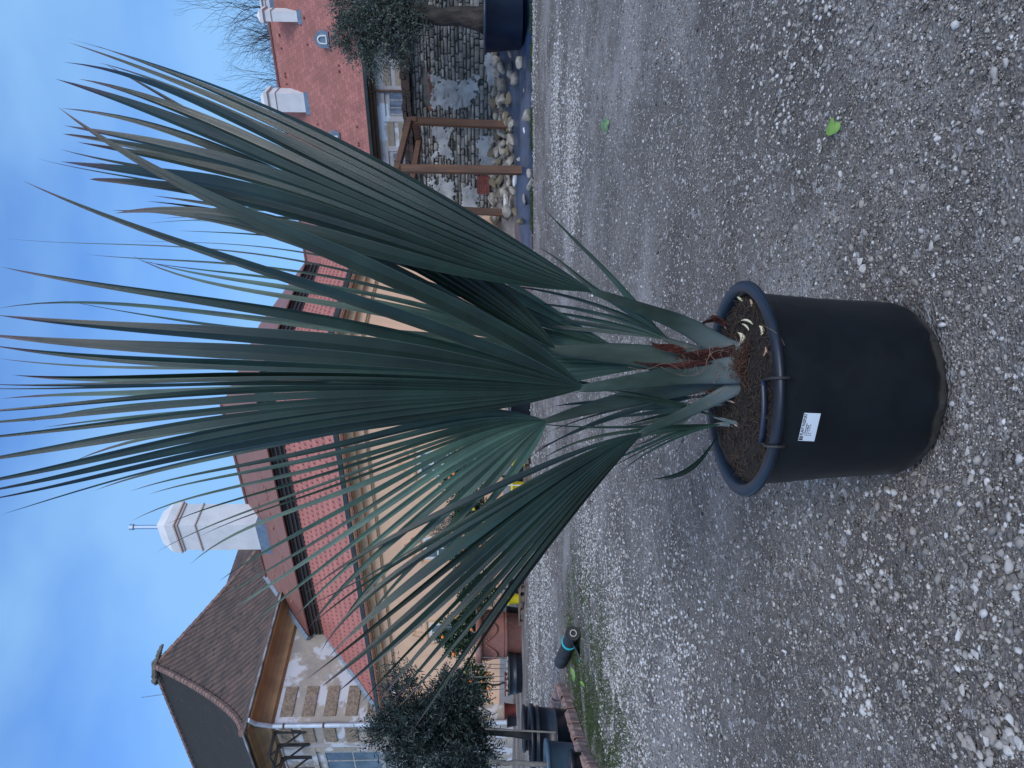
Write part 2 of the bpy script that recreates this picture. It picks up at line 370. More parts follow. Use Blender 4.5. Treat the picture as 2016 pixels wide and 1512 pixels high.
def tile_face(swap, tmax, s0, s1, z0, slope, name, w=.24, rh=.37, per=7, sub=4):
    nrow = int(round((s1-s0)/rh)); ncol = int(tmax/w)
    nu, nv = ncol*per, nrow*sub
    u = np.linspace(-.5, tmax, nu+1); V = []
    for j in range(nrow):
        for k in (0, 1, 2):
            f = (k/2)*.995
            s = s0+(j+f)*(s1-s0)/nrow
            lift = .062*(1-f)
            for t in u:
                ph = 2*math.pi*t/w
                # scalloped lower edge: rows bow down between the ribs
                ss = s-.05*math.sin(ph)*(1-f); tt = max(t, ss)
                V.append((tt, ss, z0+(ss)*slope+lift+.022*math.sin(ph)))
    F = []; n1 = nu+1
    for r in range(nrow*3-1):
        for i in range(nu):
            a = r*n1+i; F.append((a, a+1, a+1+n1, a+n1))
    P = np.array([WF(t, s, z) if not swap else WF(s, t, z) for t, s, z in V])
    if swap: F = [f[::-1] for f in F]
    return np_mesh(name, P, F, M['tile_red'], wing)
S1 = 3.3
tile_face(False, TL-.02, -.45, S1, ZE+.45*SL-.27, SL, 'tile_roof'); tile_face(True, 13, -.45, S1, ZE+.45*SL-.27, SL, 'tile_roof')
zb = ZE+S1*SL+.05
v = MB(); v.fbox(WF, S1, TL-.02, S1, 12, zb-.25, zb+.70); v.build('clerestory', M['dark'], wing)
v = MB()
for k in range(4):
    z = zb+.03+k*.15
    v.fbox(WF, S1-.06, TL-.03, S1-.06, S1-.002, z, z+.05); v.fbox(WF, S1-.06, S1-.002, S1-.002, 12, z, z+.05)
v.build('louvre', mat('dark_brown_louvre', (.045, .03, .028), None, 3, .6), wing)
zu = zb+.72; SR = 6.25; zr = zu+(SR-S1)*.80
um = MB()
um.add(*slab(WF, [(S1-.2, S1-.2, zu-.12), (TL-.02, S1-.2, zu-.12), (TL-.02, SR, zr), (SR, SR, zr)], .05))
um.add(*slab(WF, [(S1-.2, S1-.2, zu-.12), (SR, SR, zr), (SR, 12, zr), (S1-.2, 12, zu-.12)], .05))
um.add(*slab(WF, [(SR, SR, zr), (TL-.02, SR, zr), (TL-.02, SR+3, zr-2.4), (SR, SR+3, zr-2.4)], .05))
um.build('metal_roof', M['metal_brown'], wing)
SG = mat('pale_brown_snow_guard', (.30, .15, .13), None, 3, .5)
for k in range(46):
    t = random.uniform(4.5, TL-.8); q = random.choice((.28, .33, .62, .7)); s = S1-.2+q*(SR-S1+.2)
    if t < s+.3: continue
    z = zu-.12+q*(zr-zu+.12); c = WF(t, s, z+.03)
    gd = MB().box(c, (.17, .03, .06), R(36+180)); gd.box((c[0]+.06, c[1]-.04, c[2]-.03), (.03, .1, .05), R(36)); gd.build('snow_guard', SG, wing)
fl = MB()
def strip(fr, a, b, w=.22, th=.06):
    A = np.array(fr(*a)); B = np.array(fr(*b)); return MB().tube([A, B], [w/2, w/2], 4, flat=.5)
k = MB().tube([WF(TL-.12, S1-.3, zu-.12), WF(TL-.12, SR+.1, zr+.08)], .13, 4); k.build('flashing', M['zinc'], wing)
k = MB().tube([WF(TL-.10, -.5, ZE-.18), WF(TL-.10, S1-.1, zb-.1)], .11, 4); k.build('flashing', M['zinc'], wing)
rd = MB().tube([WF(SR, SR, zr+.03), WF(TL-.02, SR, zr+.03)], .07, 6); rd.build('ridge_cap', M['metal_brown'], wing)
tc0 = t_at(WF, 5.3, 492)
c = chimney(wing, WF, tc0, tc0+1.45, 5.0, 6.2, 8.6, 13.6)
MB().fbox(WF, tc0-.12, tc0+1.57, 4.88, 6.32, 8.5, zu-.12+(5.0-S1+.2)/(SR-S1+.2)*(zr-zu+.12)+.33).build('flashing', M['zinc'], wing)
pp = WF(tc0+.65, 5.55, 0); MB().lathe([(.09, 14.2), (.09, 15.55), (.13, 15.6), (.13, 15.75), (.11, 15.76), (.10, 15.6)], (pp[0], pp[1], 0), 14).build('flue', M['steel'], wing)
# bracketed ornaments and windows of the wing
for (U, w) in ((270, 1.0), (435, 1.0), (600, 1.0), (120, .9), (740, 1.0)):
    tw = t_at(WF, 0, U); z0, z1 = 1.35, 3.05
    window(wing, WF, tw-.5, tw+.5, 0, z0, z1, 2, 4, M['frame'], M['glass'], .08)
    o = MB(); o.fbox(WF, tw-.72, tw+.72, -.05, -.002, z1+.1, z1+.18); o.fbox(WF, tw-.72, tw-.64, -.04, -.002, z0, z1+.1); o.fbox(WF, tw+.64, tw+.72, -.04, -.002, z0, z1+.1)
    o.build('window_surround', M['peach_dark'], wing)
    sc = MB()
    for sg in (-1, 1):
        P = [WF(tw+sg*(.06+.34*q/10), -.02, z1+.42+.14*math.sin(q/10*5.5)+.12*(1-q/10)) for q in range(11)]
        sc.tube(P, .016, 5)
        P = [WF(tw+sg*(.42+.09*math.cos(q*.7)*(1-q/12)), -.02, z1+.34+.09*math.sin(q*.7)*(1-q/12)) for q in range(9)]
        sc.tube(P, .014, 5)
    sc.tube([WF(tw, -.02, z1+.3), WF(tw, -.02, z1+.62)], .03, 5)
    sc.build('scroll_ornament', mat('scroll_paint', (.56, .36, .23), None, 3, .9), wing)
lp = np.array(WF(t_at(WF, -.2, 158), -.25, 0)); tz = at(777, 1354, lp[1])[2]
MB().lathe([(.02, .16), (.08, .15), (.15, .05), (.17, -.03), (.15, -.03), (.0, .03)], (lp[0], lp[1], tz), 14).build('wall_lamp', M['white_paint'], wing)
# ---- old house at the left ----
OF = frame((-13.0, 29.0)); OL, OW = 22, 14; ez = 10.0
old = thing('old_house', OF(6, 6, 0), 'old cream house with peeling plaster and dark barrel tile hipped roof at far left', 'house')
MB().fbox(OF, 0, OL, 0, OW, 0, 9.2).build('wall', M['oldwall'], old)
def cove(side):
    prof = [(.0, 9.15), (.05, 9.2), (.12, 9.25), (.14, 9.42), (.22, 9.6), (.36, 9.75), (.55, 9.84), (.62, 9.86), (.62, 9.98), (.0, 9.98)]
    m = MB()
    def fn(u, v):
        i = min(len(prof)-1, int(round(v*(len(prof)-1)))); d, z = prof[i]
        return OF(-d+(OL+d)*u, -d, z) if side == 0 else OF(-d, -d+(OW+2*d)*u, z)
    m.grid(fn, 1, len(prof)-1); return m
cv = cove(0); c2 = cove(1); cv.add(c2.v, [f[::-1] for f in c2.f]); cv.build('cornice', M['ochre'], old)
def hipface(cor, rid, n=9, m=14):
    """cor: eave end points, rid: ridge end points (t,s,z); bell-cast profile"""
    def fn(u, v):
        a = np.array(cor[0])*(1-u)+np.array(cor[1])*u; b = np.array(rid[0])*(1-u)+np.array(rid[1])*u
        p = a*(1-v)+b*v; h = (v**1.28) if v < 1 else 1
        p[2] = a[2]+(b[2]-a[2])*h
        q = OF(*p); return (q[0], q[1], q[2]+.05*noise.noise(Vector((q[0]*.7, q[1]*.7, 0))))
    return MB().grid(fn, m, n)
A0 = (-.75, -.75, ez); B0 = (-.75, OW+.75, ez); C0 = (OL, -.75, ez); D0 = (OL, OW+.75, ez)
PK = (6.6, 7, 17.75); PL = (OL, 7, 18.05)
hipface(A0, PK) if False else None
f = hipface([B0, A0], [PK, PK]); reuv(f.build('roof', M['oldtile'], old), BX)
f = hipface([A0, C0], [PK, PL]); o_ = f.build('roof', M['darktile'], old); o_['label'] = 'dark roof slope'; reuv(o_, AX)
f = hipface([C0, D0], [PL, PL]); f2 = hipface([D0, B0], [PL, PK]); f.add(f2.v, f2.f); f.build('roof', M['oldtile'], old)
# lower range behind with its ridge running back
def fn(u, v):
    s = 9+22*u; w = (v-.5)*2; return OF(6.6+w*7, s, 15.6-abs(w)*6.2)
reuv(MB().grid(fn, 20, 12).build('roof', M['oldtile'], old), BX)
MB().fbox(OF, .2, 13, 14.01, 31, 0, 10).build('wall', M['oldwall'], old)
rt = MB()
def ridge(a, b, n, r=.15, sub=True):
    for i in range(n):
        u0, u1 = i/n, (i+1.12)/n
        def pt(u):
            p = np.array(a)*(1-u)+np.array(b)*u; p[2] = a[2]+(b[2]-a[2])*(u**1.28 if sub else u); q = OF(*p); return (q[0], q[1], q[2]+.02)
        rt.tube([pt(u0), pt(u1)], [r, r*.8], 7)
ridge(A0, PK, 34); ridge(B0, PK, 34, .13); ridge(PK, PL, 34, .15, False); rt.build('ridge_tile', M['ridge_tile'], old)
pk = np.array(OF(*PK)); m = MB(); rr_ = random.Random(2)
for k in range(16):
    q = k/15; c_ = pk+[-.75+1.7*q, 0, -.05-.55*max(0, q-.45)]; s_ = rr_.uniform(.12, .24)*(1-.4*abs(q-.4)); m.tube([c_+[-s_, rr_.uniform(-.1, .1), 0], c_+[0, 0, s_*.35], c_+[s_, 0, -.05]], [s_*.5, s_*.9, s_*.5], 6)
m.build('ridge_mortar', M['mortar'], old)
gt = MB(); gt.fbox(OF, -.86, OL, -.86, -.76, ez-.07, ez-.01); gt.fbox(OF, -.86, -.76, -.759, OW, ez-.08, ez-.015); gt.build('gutter', mat('stained_zinc_gutter', (.34, .37, .42), (.12, .11, .11), 1.6, .6), old)
dp = MB(); dp.tube([OF(-.85, -.3, ez-.1), OF(-.5, -.25, ez-.3), OF(-.1, -.12, 9.15), OF(-.1, -.12, 4.5), OF(-.25, -.2, 0)], .085, 10); dp.build('downpipe', M['whitepipe'], old)
for z in (8.7, 7.2, 5.4): MB().lathe([(.088, z), (.10, z+.01), (.10, z+.07), (.088, z+.08)], (*OF(-.1, -.12, 0)[:2], 0), 10).build('pipe_clamp', M['rust'], old)
for k in range(8):
    z1 = 9.0-k*.83
    MB().fbox(OF, .22, 1.25, -.05, -.002, z1-.46, z1).build('rusticated_block', M['oldpanel'], old)
    MB().fbox(OF, -.05, -.002, .30, 1.55, z1-.46, z1).build('rusticated_block', M['oldpanel'], old)
bt = MB()
for z in (9.0-8*.83-.1, 9.12): bt.fbox(OF, 1.4, OL, -.04, -.002, z-.02, z+.05)
bt.fbox(OF, 1.42, 1.62, -.05, -.002, 2, 9.08); bt.build('plaster_band', M['farwall'], old)
for i, t0 in enumerate((1.95, 5.4, 8.9)):
    window(old, OF, t0, t0+1.5, -.0, 5.2, 7.55, 2, 2, M['oldframe'], M['glass'], .09)
    o = MB(); o.fbox(OF, t0-.3, t0-.05, -.07, -.002, 5.0, 7.8); o.fbox(OF, t0+1.55, t0+1.8, -.07, -.002, 5.0, 7.8); o.fbox(OF, t0-.3, t0+1.8, -.09, -.002, 7.802, 8.0)
    o.build('window_surround', M['oldwall'], old)
for i in range(6):
    t = .45+i*.95; b = MB()
    b.fbox(OF, t-.05, t+.05, -.10, -.002, 8.0, 9.3); b.fbox(OF, t-.045, t+.045, -1.0, -.10, 9.14, 9.24)
    P0, P1 = np.array(OF(t, -.08, 8.15)), np.array(OF(t, -.95, 9.15)); b.tube([P0, P1], .045, 4)
    P0, P1 = np.array(OF(t+.85, -.95, 9.1)), np.array(OF(t, -.95, 9.2)); b.tube([P0, P1], .04, 4)
    b.build('bracket', M['dark'], old)
an = at(278, 1373, 40); MB().tube([at(330, 1366, 40), an], .02, 4).build('antenna', M['zinc'], old)
# ---- far house with the red roof at the right ----
FF = frame((17.4, 40.0)); T0, T1 = -16, 30
far = thing('red_roofed_house', FF(2, 3, 0), 'large distant house with red tile roof, white chimneys and stained plaster behind the stone wall', 'house')
MB().fbox(FF, T0, T1, 0, 11, 0, 7.7).build('wall', M['farwall'], far)
FE, FR_, FS = 8.0, 13.65, 5.65
m = MB(); m.add(*slab(FF, [(T0, -.5, FE-.45), (T1, -.5, FE-.45), (T1, FS, FR_), (T0, FS, FR_)], .15))
m.add(*slab(FF, [(T0, FS, FR_), (T1, FS, FR_), (T1, 2*FS+.5, FE-.45), (T0, 2*FS+.5, FE-.45)], .15)); m.build('roof', M['far_tile'], far)
MB().tube([FF(T0, FS, FR_+.03), FF(T1, FS, FR_+.03)], .1, 6).build('ridge_cap', M['metal_brown'], far)
m = MB(); m.fbox(FF, T0, T1, -.7, -.5, FE-.62, FE-.45); m.build('gutter', M['gutter'], far)
m = MB(); m.fbox(FF, T0, T1, -.45, -.002, FE-.78, FE-.5); m.fbox(FF, T0, T1, -.25, -.003, FE-.95, FE-.785); m.build('eaves_board', M['brownboard'], far)
def far_t(s, U): return t_at(FF, s, U)
def roof_z(s): return FE-.45+(s+.5)/(FS+.5)*(FR_-FE+.45)
def far_ch(Ul, Ur, s, d, ztop, zbo):
    ta, tb = far_t(s, Ur), far_t(s, Ul)
    chimney(far, FF, ta, tb, s, s+d, zbo, ztop)
    MB().fbox(FF, ta-.1, tb+.1, s-.1, s+d+.1, zbo, roof_z(s)+.15).build('flashing', M['zinc'], far)
far_ch(1286, 1322, 3.6, 1.2, at(524, 205, 44.5)[2], roof_z(3.6)-.5)
far_ch(1462, 1482, 3.3, 1.0, at(497, 40, 40)[2], roof_z(3.3)-.5)
far_ch(1486, 1502, 5.2, 1.0, at(502, 22, 42)[2], roof_z(5.2)-.5)
for (px, py) in ((648, 81), (672, 275)):
    s = 1.75; t = far_t(s, 1512-py); z = roof_z(s); d = MB(); w = .42
    arc = [(-w, 0)]+[(-w*math.cos(a), .35+.42*math.sin(a)) for a in np.linspace(0, math.pi, 9)]+[(w, 0)]
    V = [FF(t+a, s-.35, z-.25+h) for a, h in arc]+[FF(t+a, s+1.2, z-.25+h) for a, h in arc]; n = len(arc)
    F = [tuple(range(n))]+[(i, i+1, i+1+n, i+n) for i in range(n-1)]
    d.add(V, F); dm = d.build('dormer', M['zinc'], far)
    arc2 = [(-.2, .12)]+[(-.2*math.cos(a), .38+.2*math.sin(a)) for a in np.linspace(0, math.pi, 7)]+[(.2, .12)]
    MB().tube([FF(t+a, s-.37, z-.25+h) for a, h in arc2]+[FF(t-.2, s-.37, z-.13)], .05, 5).build('frame', M['frame'], dm)
for (U, zc) in ((1305, 778), (1190, 780), (1420, 775), (1060, 785)):
    t = far_t(0, U); window(far, FF, t-.62, t+.62, 0, at(806, 756, 40)[2]-.4, at(760, 756, 40.5)[2], 3, 2, M['oldframe'], M['curtain'], .09)
    o = MB(); o.fbox(FF, t-.95, t-.67, -.06, -.002, 3.2, 6.6); o.fbox(FF, t+.67, t+.95, -.06, -.002, 3.2, 6.6); o.fbox(FF, t-.95, t+.95, -.08, -.002, 6.602, 6.75); o.build('window_surround', M['farwall'], far)
for U in (1360, 1247, 1470):
    t = far_t(0, U)
    for k in range(6):
        MB().fbox(FF, t-.85, t+.85, -.05, -.002, 3.1+k*.62, 3.1+k*.62+.36).build('rusticated_block', M['farpanel'], far)
t = far_t(0, 1331); MB().tube([FF(t, -.55, FE-.6), FF(t, -.12, FE-1.0), FF(t, -.12, 0)], .07, 8).build('downpipe', M['rust'], far)
for k in range(46):
    s = random.choice((.2, 1.0, 5.0, 3.0)); t = random.uniform(-8, 9)+(.0 if s > 2 else 0); c = FF(t, s, roof_z(s)+.04); MB().box(c, (.10, .08, .06), R(36)).build('snow_guard', M['metal_brown'], far)
# ---- rubble stone wall ----
SF = frame((7.88, 22.0)); ta, tb = -7.5, 3.1; SH = 3.22
sw = thing('stone_wall', SF(0, .3, 0), 'tall rubble stone garden wall with patches of old grey plaster', 'wall')
MB().fbox(SF, ta, tb, .06, .6, 0, SH).build('wall_core', M['mortar'], sw)
V = []; F = []; RN = []
def holes(t, z):
    return (-1.2 < t < -.15 and 2.58 < z < 2.85)
z = .1; row = 0
while z < SH-.06:
    h = random.uniform(.06, .15); t = ta+random.uniform(0, .2)
    while t < tb-.05:
        w = random.uniform(.14, .46)*(1.0 if h > .09 else .8); w = min(w, tb-t)
        if not holes(t+w/2, z+h/2) and random.random() > .035:
            d = random.uniform(-.06, .03); g = .006+random.random()*.009; o = len(V); rr = random.random()
            base = []
            for (q, e) in ((t+g, z+g), (t+w-g, z+g), (t+w-g, z+h-g*.6), (t+g, z+h-g*.6)):
                base.append((q+random.uniform(-.018, .018), e+random.uniform(-.016, .016)))
            cx_, cz_ = t+w/2, z+h/2
            for (q, e) in base: V.append(SF(q, .08, e))
            for (q, e) in base: V.append(SF(q, d+.02, e))
            for (q, e) in base: V.append(SF(cx_+(q-cx_)*.86, d-.005+random.uniform(-.015, .015), cz_+(e-cz_)*.72))
            F += [(o+a, o+(a+1) % 4, o+4+(a+1) % 4, o+4+a) for a in range(4)]+[(o+4+a, o+4+(a+1) % 4, o+8+(a+1) % 4, o+8+a) for a in range(4)]+[(o+8, o+9, o+10, o+11)]
            RN += [rr]*12
        t += w
    z += h; row += 1
np_mesh('stonework', V, F, M['stone'], sw, rnd=RN)
def patch(Ua, Ub, Va, Vb, s=-.075, mt='plaster', seed=0, th=.03):
    t1, t0 = t_at(SF, 0, Ua), t_at(SF, 0, Ub); Yc = SF((t0+t1)/2, 0, 0)[1]
    z1, z0 = at(Va, 756, Yc)[2], at(Vb, 756, Yc)[2]; ct, cz = (t0+t1)/2, (z0+z1)/2; W, H = (t1-t0)/2, (z1-z0)/2
    nx, nz = 70, 70; ins = {}; V = []; F = []
    for j in range(nz+1):
        for i in range(nx+1):
            a, b = (i/nx-.5)*2.4, (j/nz-.5)*2.4; t, z = ct+W*a, cz+H*b
            f = .85-max(abs(a), abs(b))**1.6 + .75*noise.noise(Vector((t*1.8, z*1.8, seed)))+.55*noise.noise(Vector((t*6, z*6, seed)))+.3*noise.noise(Vector((t*15, z*15, seed)))
            if f > 0:
                ins[(i, j)] = len(V); V.append(SF(t, s+.012+.028*noise.noise(Vector((t*4, z*4, seed+9)))+(.07 if f < .07 else 0), z))
    for j in range(nz):
        for i in range(nx):
            q = [(i, j), (i+1, j), (i+1, j+1), (i, j+1)]
            if all(k in ins for k in q): F.append([ins[k] for k in q])
    m = MB(); m.add(V, F); return m.build('plaster_patch', M[mt], sw, smooth=True)
patch(1298, 1364, 846, 905, seed=1); patch(1300, 1362, 896, 945, -.07, seed=2); patch(1338, 1420, 955, 990, -.08, seed=3)
patch(1092, 1170, 848, 902, -.085, seed=4); patch(1196, 1262, 850, 890, -.07, seed=5); patch(1180, 1245, 940, 985, -.08, seed=6); patch(1092, 1150, 905, 950, -.07, seed=7)
b = MB(); t0, t1 = t_at(SF, 0, 1166), t_at(SF, 0, 1132); b.fbox(SF, t0, t1, -.085, .05, .95, 1.35); b.build('brick_repair', M['redbrick'], sw)
nb = MB()
for k in range(6): nb.box(SF(-1.15+.2*k, .1, 2.62+.05*(k % 2)), (.16, .22, .07+.04*(k % 3)), R(20*k))
nb.build('loose_brick', M['terra'], sw)
cp = MB(); x = ta
while x < tb:
    w = random.uniform(.18, .3); cp.fbox(SF, x, x+w-.01, -.22+random.uniform(-.03, .03), .75, SH+random.uniform(0, .02), SH+.10+random.uniform(0, .05))
    cp.fbox(SF, x, x+w-.02, -.12, .6, SH+.155, SH+.27+random.uniform(-.03, .04)); x += w
cp.build('coping', M['rustytile'], sw)
# ================= ground =================
def x_ground(N, L, p, mpn, c, mixc, ramp, noi):
    # moss: grows only round the tubs at the left
    g = N.new('ShaderNodeTexCoord'); s = N.new('ShaderNodeSeparateXYZ'); L.new(g.outputs['Object'], s.inputs[0])
    def mr(src, a, b):
        m = N.new('ShaderNodeMapRange'); m.interpolation_type = 'SMOOTHSTEP'; m.inputs[1].default_value = a; m.inputs[2].default_value = b; L.new(src, m.inputs[0]); return m.outputs[0]
    def mul(a, b):
        m = N.new('ShaderNodeMath'); m.operation = 'MULTIPLY'; L.new(a, m.inputs[0]); L.new(b, m.inputs[1]); return m.outputs[0]
    k = mul(mul(mr(s.outputs['X'], -1.3, -2.6), mr(s.outputs['Y'], 4.6, 6.4)), mr(s.outputs['Y'], 10.8, 9.6))
    k = mul(k, ramp(noi(1.6, 6).outputs[0], .44, .56))
    c = mixc(k, c, (.045, .065, .02))
    # fine grit
    v = N.new('ShaderNodeTexVoronoi'); v.inputs['Scale'].default_value = 95; L.new(mpn.outputs[0], v.inputs['Vector'])
    c = mixc(.55, c, ramp(v.outputs['Color'], .1, .95, (.35, .35, .36, 1), (1.45, 1.47, 1.55, 1)), 'MULTIPLY')
    v2 = N.new('ShaderNodeTexVoronoi'); v2.inputs['Scale'].default_value = 42; L.new(mpn.outputs[0], v2.inputs['Vector'])
    c = mixc(ramp(v2.outputs['Color'], .80, .84), c, (.30, .31, .33))
    b = N.new('ShaderNodeBump'); b.inputs['Strength'].default_value = .9; b.inputs['Distance'].default_value = .012
    a = N.new('ShaderNodeMath'); a.operation = 'ADD'; L.new(v.outputs['Distance'], a.inputs[0]); L.new(noi(60, 4).outputs[0], a.inputs[1])
    L.new(a.outputs[0], b.inputs['Height']); L.new(b.outputs[0], p.inputs['Normal'])
    return c
GM = mat('damp_grit', (.176, .168, .160), (.098, .092, .087), 1.3, .82, coord='Object', lo=.38, hi=.62, col3=(.262, .258, .258), scale3=.55, lo3=.5, hi3=.62, extra=x_ground, spec=.35)
def relief(X, Y):
    if Y > 24 or abs(X) > 14: return 0
    a = .022*noise.noise(Vector((X*.9, Y*.9, 0)))+.012*noise.noise(Vector((X*3, Y*3, 5)))+.005*noise.noise(Vector((X*11, Y*11, 9)))
    if Y < 5: a += .007*noise.noise(Vector((X*34, Y*34, 2)))+.005*noise.noise(Vector((X*80, Y*80, 7)))
    d = math.hypot(X-.0, Y-1.95)
    k = sstep(.24, .5, d)
    return a*k*(1-sstep(17, 23, Y)) + bank(X, Y)
ys = list(np.concatenate([np.linspace(-30, .3, 8), np.linspace(.6, 5, 190), np.linspace(5.05, 11, 80), np.linspace(11.2, 26, 60), np.linspace(28, 60, 8), [90, 150, 300, 700]]))
xs1 = np.concatenate([[-700, -200, -60, -20, -14], np.linspace(-13, -3, 50), np.linspace(-2.9, -1.6, 16), np.linspace(-1.55, 1.55, 110), np.linspace(1.6, 2.9, 16), np.linspace(3, 16, 65), [20, 60, 200, 700]])
gv = [(x, y, relief(x, y)) for y in ys for x in xs1]; n1 = len(xs1)
gf = [(j*n1+i, j*n1+i+1, (j+1)*n1+i+1, (j+1)*n1+i) for j in range(len(ys)-1) for i in range(n1-1)]
tag(np_mesh('ground', gv, gf, GM, smooth=True), kind='structure')
# ---- gravel: tens of thousands of loose stones in one mesh ----
def ico(sub):
    import bmesh
    bm = bmesh.new(); bmesh.ops.create_icosphere(bm, subdivisions=sub, radius=1)
    V = np.array([v.co[:] for v in bm.verts]); F = np.array([[v.index for v in f.verts] for f in bm.faces]); bm.free(); return V, F
I1, I2 = ico(1), ico(2)
def stone_templates(base, k, seed):
    r = np.random.default_rng(seed); out = []
    for q in range(k):
        V = base[0].copy()
        for c in range(12):
            n = r.normal(size=3); n /= np.linalg.norm(n); d = r.uniform(.40, .78); e = V@n; V -= np.outer(np.maximum(e-d, 0), n)
        V += r.normal(0, .03, V.shape); V *= np.array([r.uniform(.9, 1.35), r.uniform(.7, 1.0), r.uniform(.5, .8)]); out.append(V)
    return out
def nnoise(X, Y, s, z=0.):
    return np.array([noise.noise(Vector((a*s, b*s, z))) for a, b in zip(X, Y)])
def scatter(n, y0, y1, rad, base, tm, spread=.85, pw=1.0, keep=None, seed=0):
    r = np.random.default_rng(seed); u = r.random(n)
    Y = y0*(y1/y0)**(u**pw); X = r.uniform(-spread, spread, n)*Y
    k = np.hypot(X-.0, Y-1.95) > .222
    k &= ~((Y > 17.55) & (X > 1.9))
    X, Y = X[k], Y[k]
    if keep is not None: kk = keep(X, Y, r); X, Y = X[kk], Y[kk]
    m = len(X); S = rad(r, m, Y)
    Z = np.array([relief(a, b) for a, b in zip(X, Y)])
    return X, Y, Z, S
def bake(sets):
    AV = []; AF = []; AR = []; o = 0
    for (X, Y, Z, S, base, tm, bias, seed) in sets:
        r = np.random.default_rng(seed); m = len(X); idx = r.integers(0, len(tm), m); nv = len(base[0])
        T = np.array(tm)[idx]
        a = r.uniform(0, 2*math.pi, m); ca, sa = np.cos(a), np.sin(a); tl = r.normal(0, .25, m); ct, st = np.cos(tl), np.sin(tl)
        x, y, z = T[..., 0], T[..., 1], T[..., 2]
        y2 = y*ct[:, None]-z*st[:, None]; z2 = y*st[:, None]+z*ct[:, None]
        x3 = x*ca[:, None]-y2*sa[:, None]; y3 = x*sa[:, None]+y2*ca[:, None]
        P = np.stack([X[:, None]+x3*S[:, None], Y[:, None]+y3*S[:, None], Z[:, None]+(z2+.10)*S[:, None]], -1)
        AV.append(P.reshape(-1, 3)); AF.append((base[1][None]+(np.arange(m)*nv)[:, None, None]).reshape(-1, 3)+o); o += m*nv
        rr = np.clip(r.normal(.34+bias, .22, m), 0, 1); pale = r.random(m) < .13; rr[pale] = r.uniform(.78, 1, pale.sum()); AR.append(np.repeat(rr, nv))
    return np.vstack(AV), np.vstack(AF), np.concatenate(AR)
T1 = stone_templates(I1, 14, 1); T2 = stone_templates(I2, 12, 2)
clump = lambda X, Y, r: (nnoise(X, Y, 1.3)+.6*nnoise(X, Y, 5, 3.)+r.normal(0, .30, len(X))) > -.12
sets = []
def add(s, base, tm, bias, seed): sets.append((*s, base, tm, bias, seed))
NS = 1.0
add(scatter(int(70000*NS), 1.25, 17.5, lambda r, m, Y: np.maximum(r.lognormal(math.log(.0036), .40, m), Y*.0011), I1, T1, keep=clump, seed=11), I1, T1, 0, 21)
add(scatter(int(26000*NS), 1.25, 7.5, lambda r, m, Y: r.lognormal(math.log(.0070), .30, m), I1, T1, keep=lambda X, Y, r: nnoise(X, Y, 1.7, 8.)+r.normal(0, .3, len(X)) > -.15, seed=12), I1, T1, .05, 22)
add(scatter(int(1500*NS), 1.25, 6, lambda r, m, Y: np.minimum(r.lognormal(math.log(.0105), .25, m), .0145), I2, T2, keep=clump, seed=13), I2, T2, .12, 23)
add(scatter(int(15000*NS), 4, 17.4, lambda r, m, Y: np.maximum(r.lognormal(math.log(.010), .35, m), Y*.0014), I1, T1, keep=clump, seed=14), I1, T1, .12, 24)
add(scatter(110000, 1.25, 3.3, lambda r, m, Y: r.lognormal(math.log(.0031), .35, m), I1, T1, seed=15), I1, T1, -.06, 25)
add(scatter(60000, 3.2, 8.5, lambda r, m, Y: np.maximum(r.lognormal(math.log(.0055), .35, m), Y*.0011), I1, T1, keep=lambda X, Y, r: nnoise(X, Y, 2.3)+r.normal(0, .3, len(X)) > -.1, seed=16), I1, T1, .0, 26)
# heaps and streaks seen in the photo: (pixel x, pixel y, radius m, stones, size, bias)
for i, (px, py, rad, n, sz, bias) in enumerate([(1560, 130, .34, 130, .010, .35), (1580, 60, .30, 90, .011, .3), (1620, 20, .28, 60, .011, .3), (1500, 40, .4, 90, .009, .25), (1710, 1130, .10, 30, .012, .4), (1740, 1160, .08, 14, .012, .35),
        (1990, 1110, .10, 30, .012, .4), (1975, 1140, .05, 8, .014, .35), (1930, 1240, .08, 20, .010, .3), (1695, 485, .05, 6, .013, .5), (1840, 480, .06, 3, .014, .5), (1730, 980, .2, 90, .012, .2),
        (1960, 960, .12, 40, .010, .2), (1690, 1360, .10, 34, .011, .45), (1700, 1390, .08, 20, .011, .5), (1560, 960, .3, 120, .010, .2), (1350, 1340, .5, 420, .014, .45), (1290, 1280, .6, 500, .014, .4),
        (1900, 1400, .2, 70, .010, .1), (1850, 1300, .2, 70, .010, .1), (1980, 1300, .15, 40, .011, .15), (1500, 340, .2, 60, .011, .2), (1840, 660, .1, 20, .012, .2), (1980, 165, .03, 3, .018, .5), (1935, 30, .05, 3, .015, .4), (1965, 1460, .1, 40, .016, .3)]):
    P = on_ground(px, py); r = np.random.default_rng(300+i)
    X = P[0]+r.normal(0, rad*.6, n); Y = P[1]+r.normal(0, rad*.75, n); k = np.hypot(X, Y-1.95) > .235; X, Y = X[k], Y[k]
    sets.append((X, Y, np.array([relief(a, b) for a, b in zip(X, Y)])+r.uniform(0, .4, len(X))*sz, np.minimum(r.lognormal(math.log(sz), .28, len(X)), .0175), I2 if sz > .012 and P[1] < 3 else I1, T2 if sz > .012 and P[1] < 3 else T1, bias, 400+i))
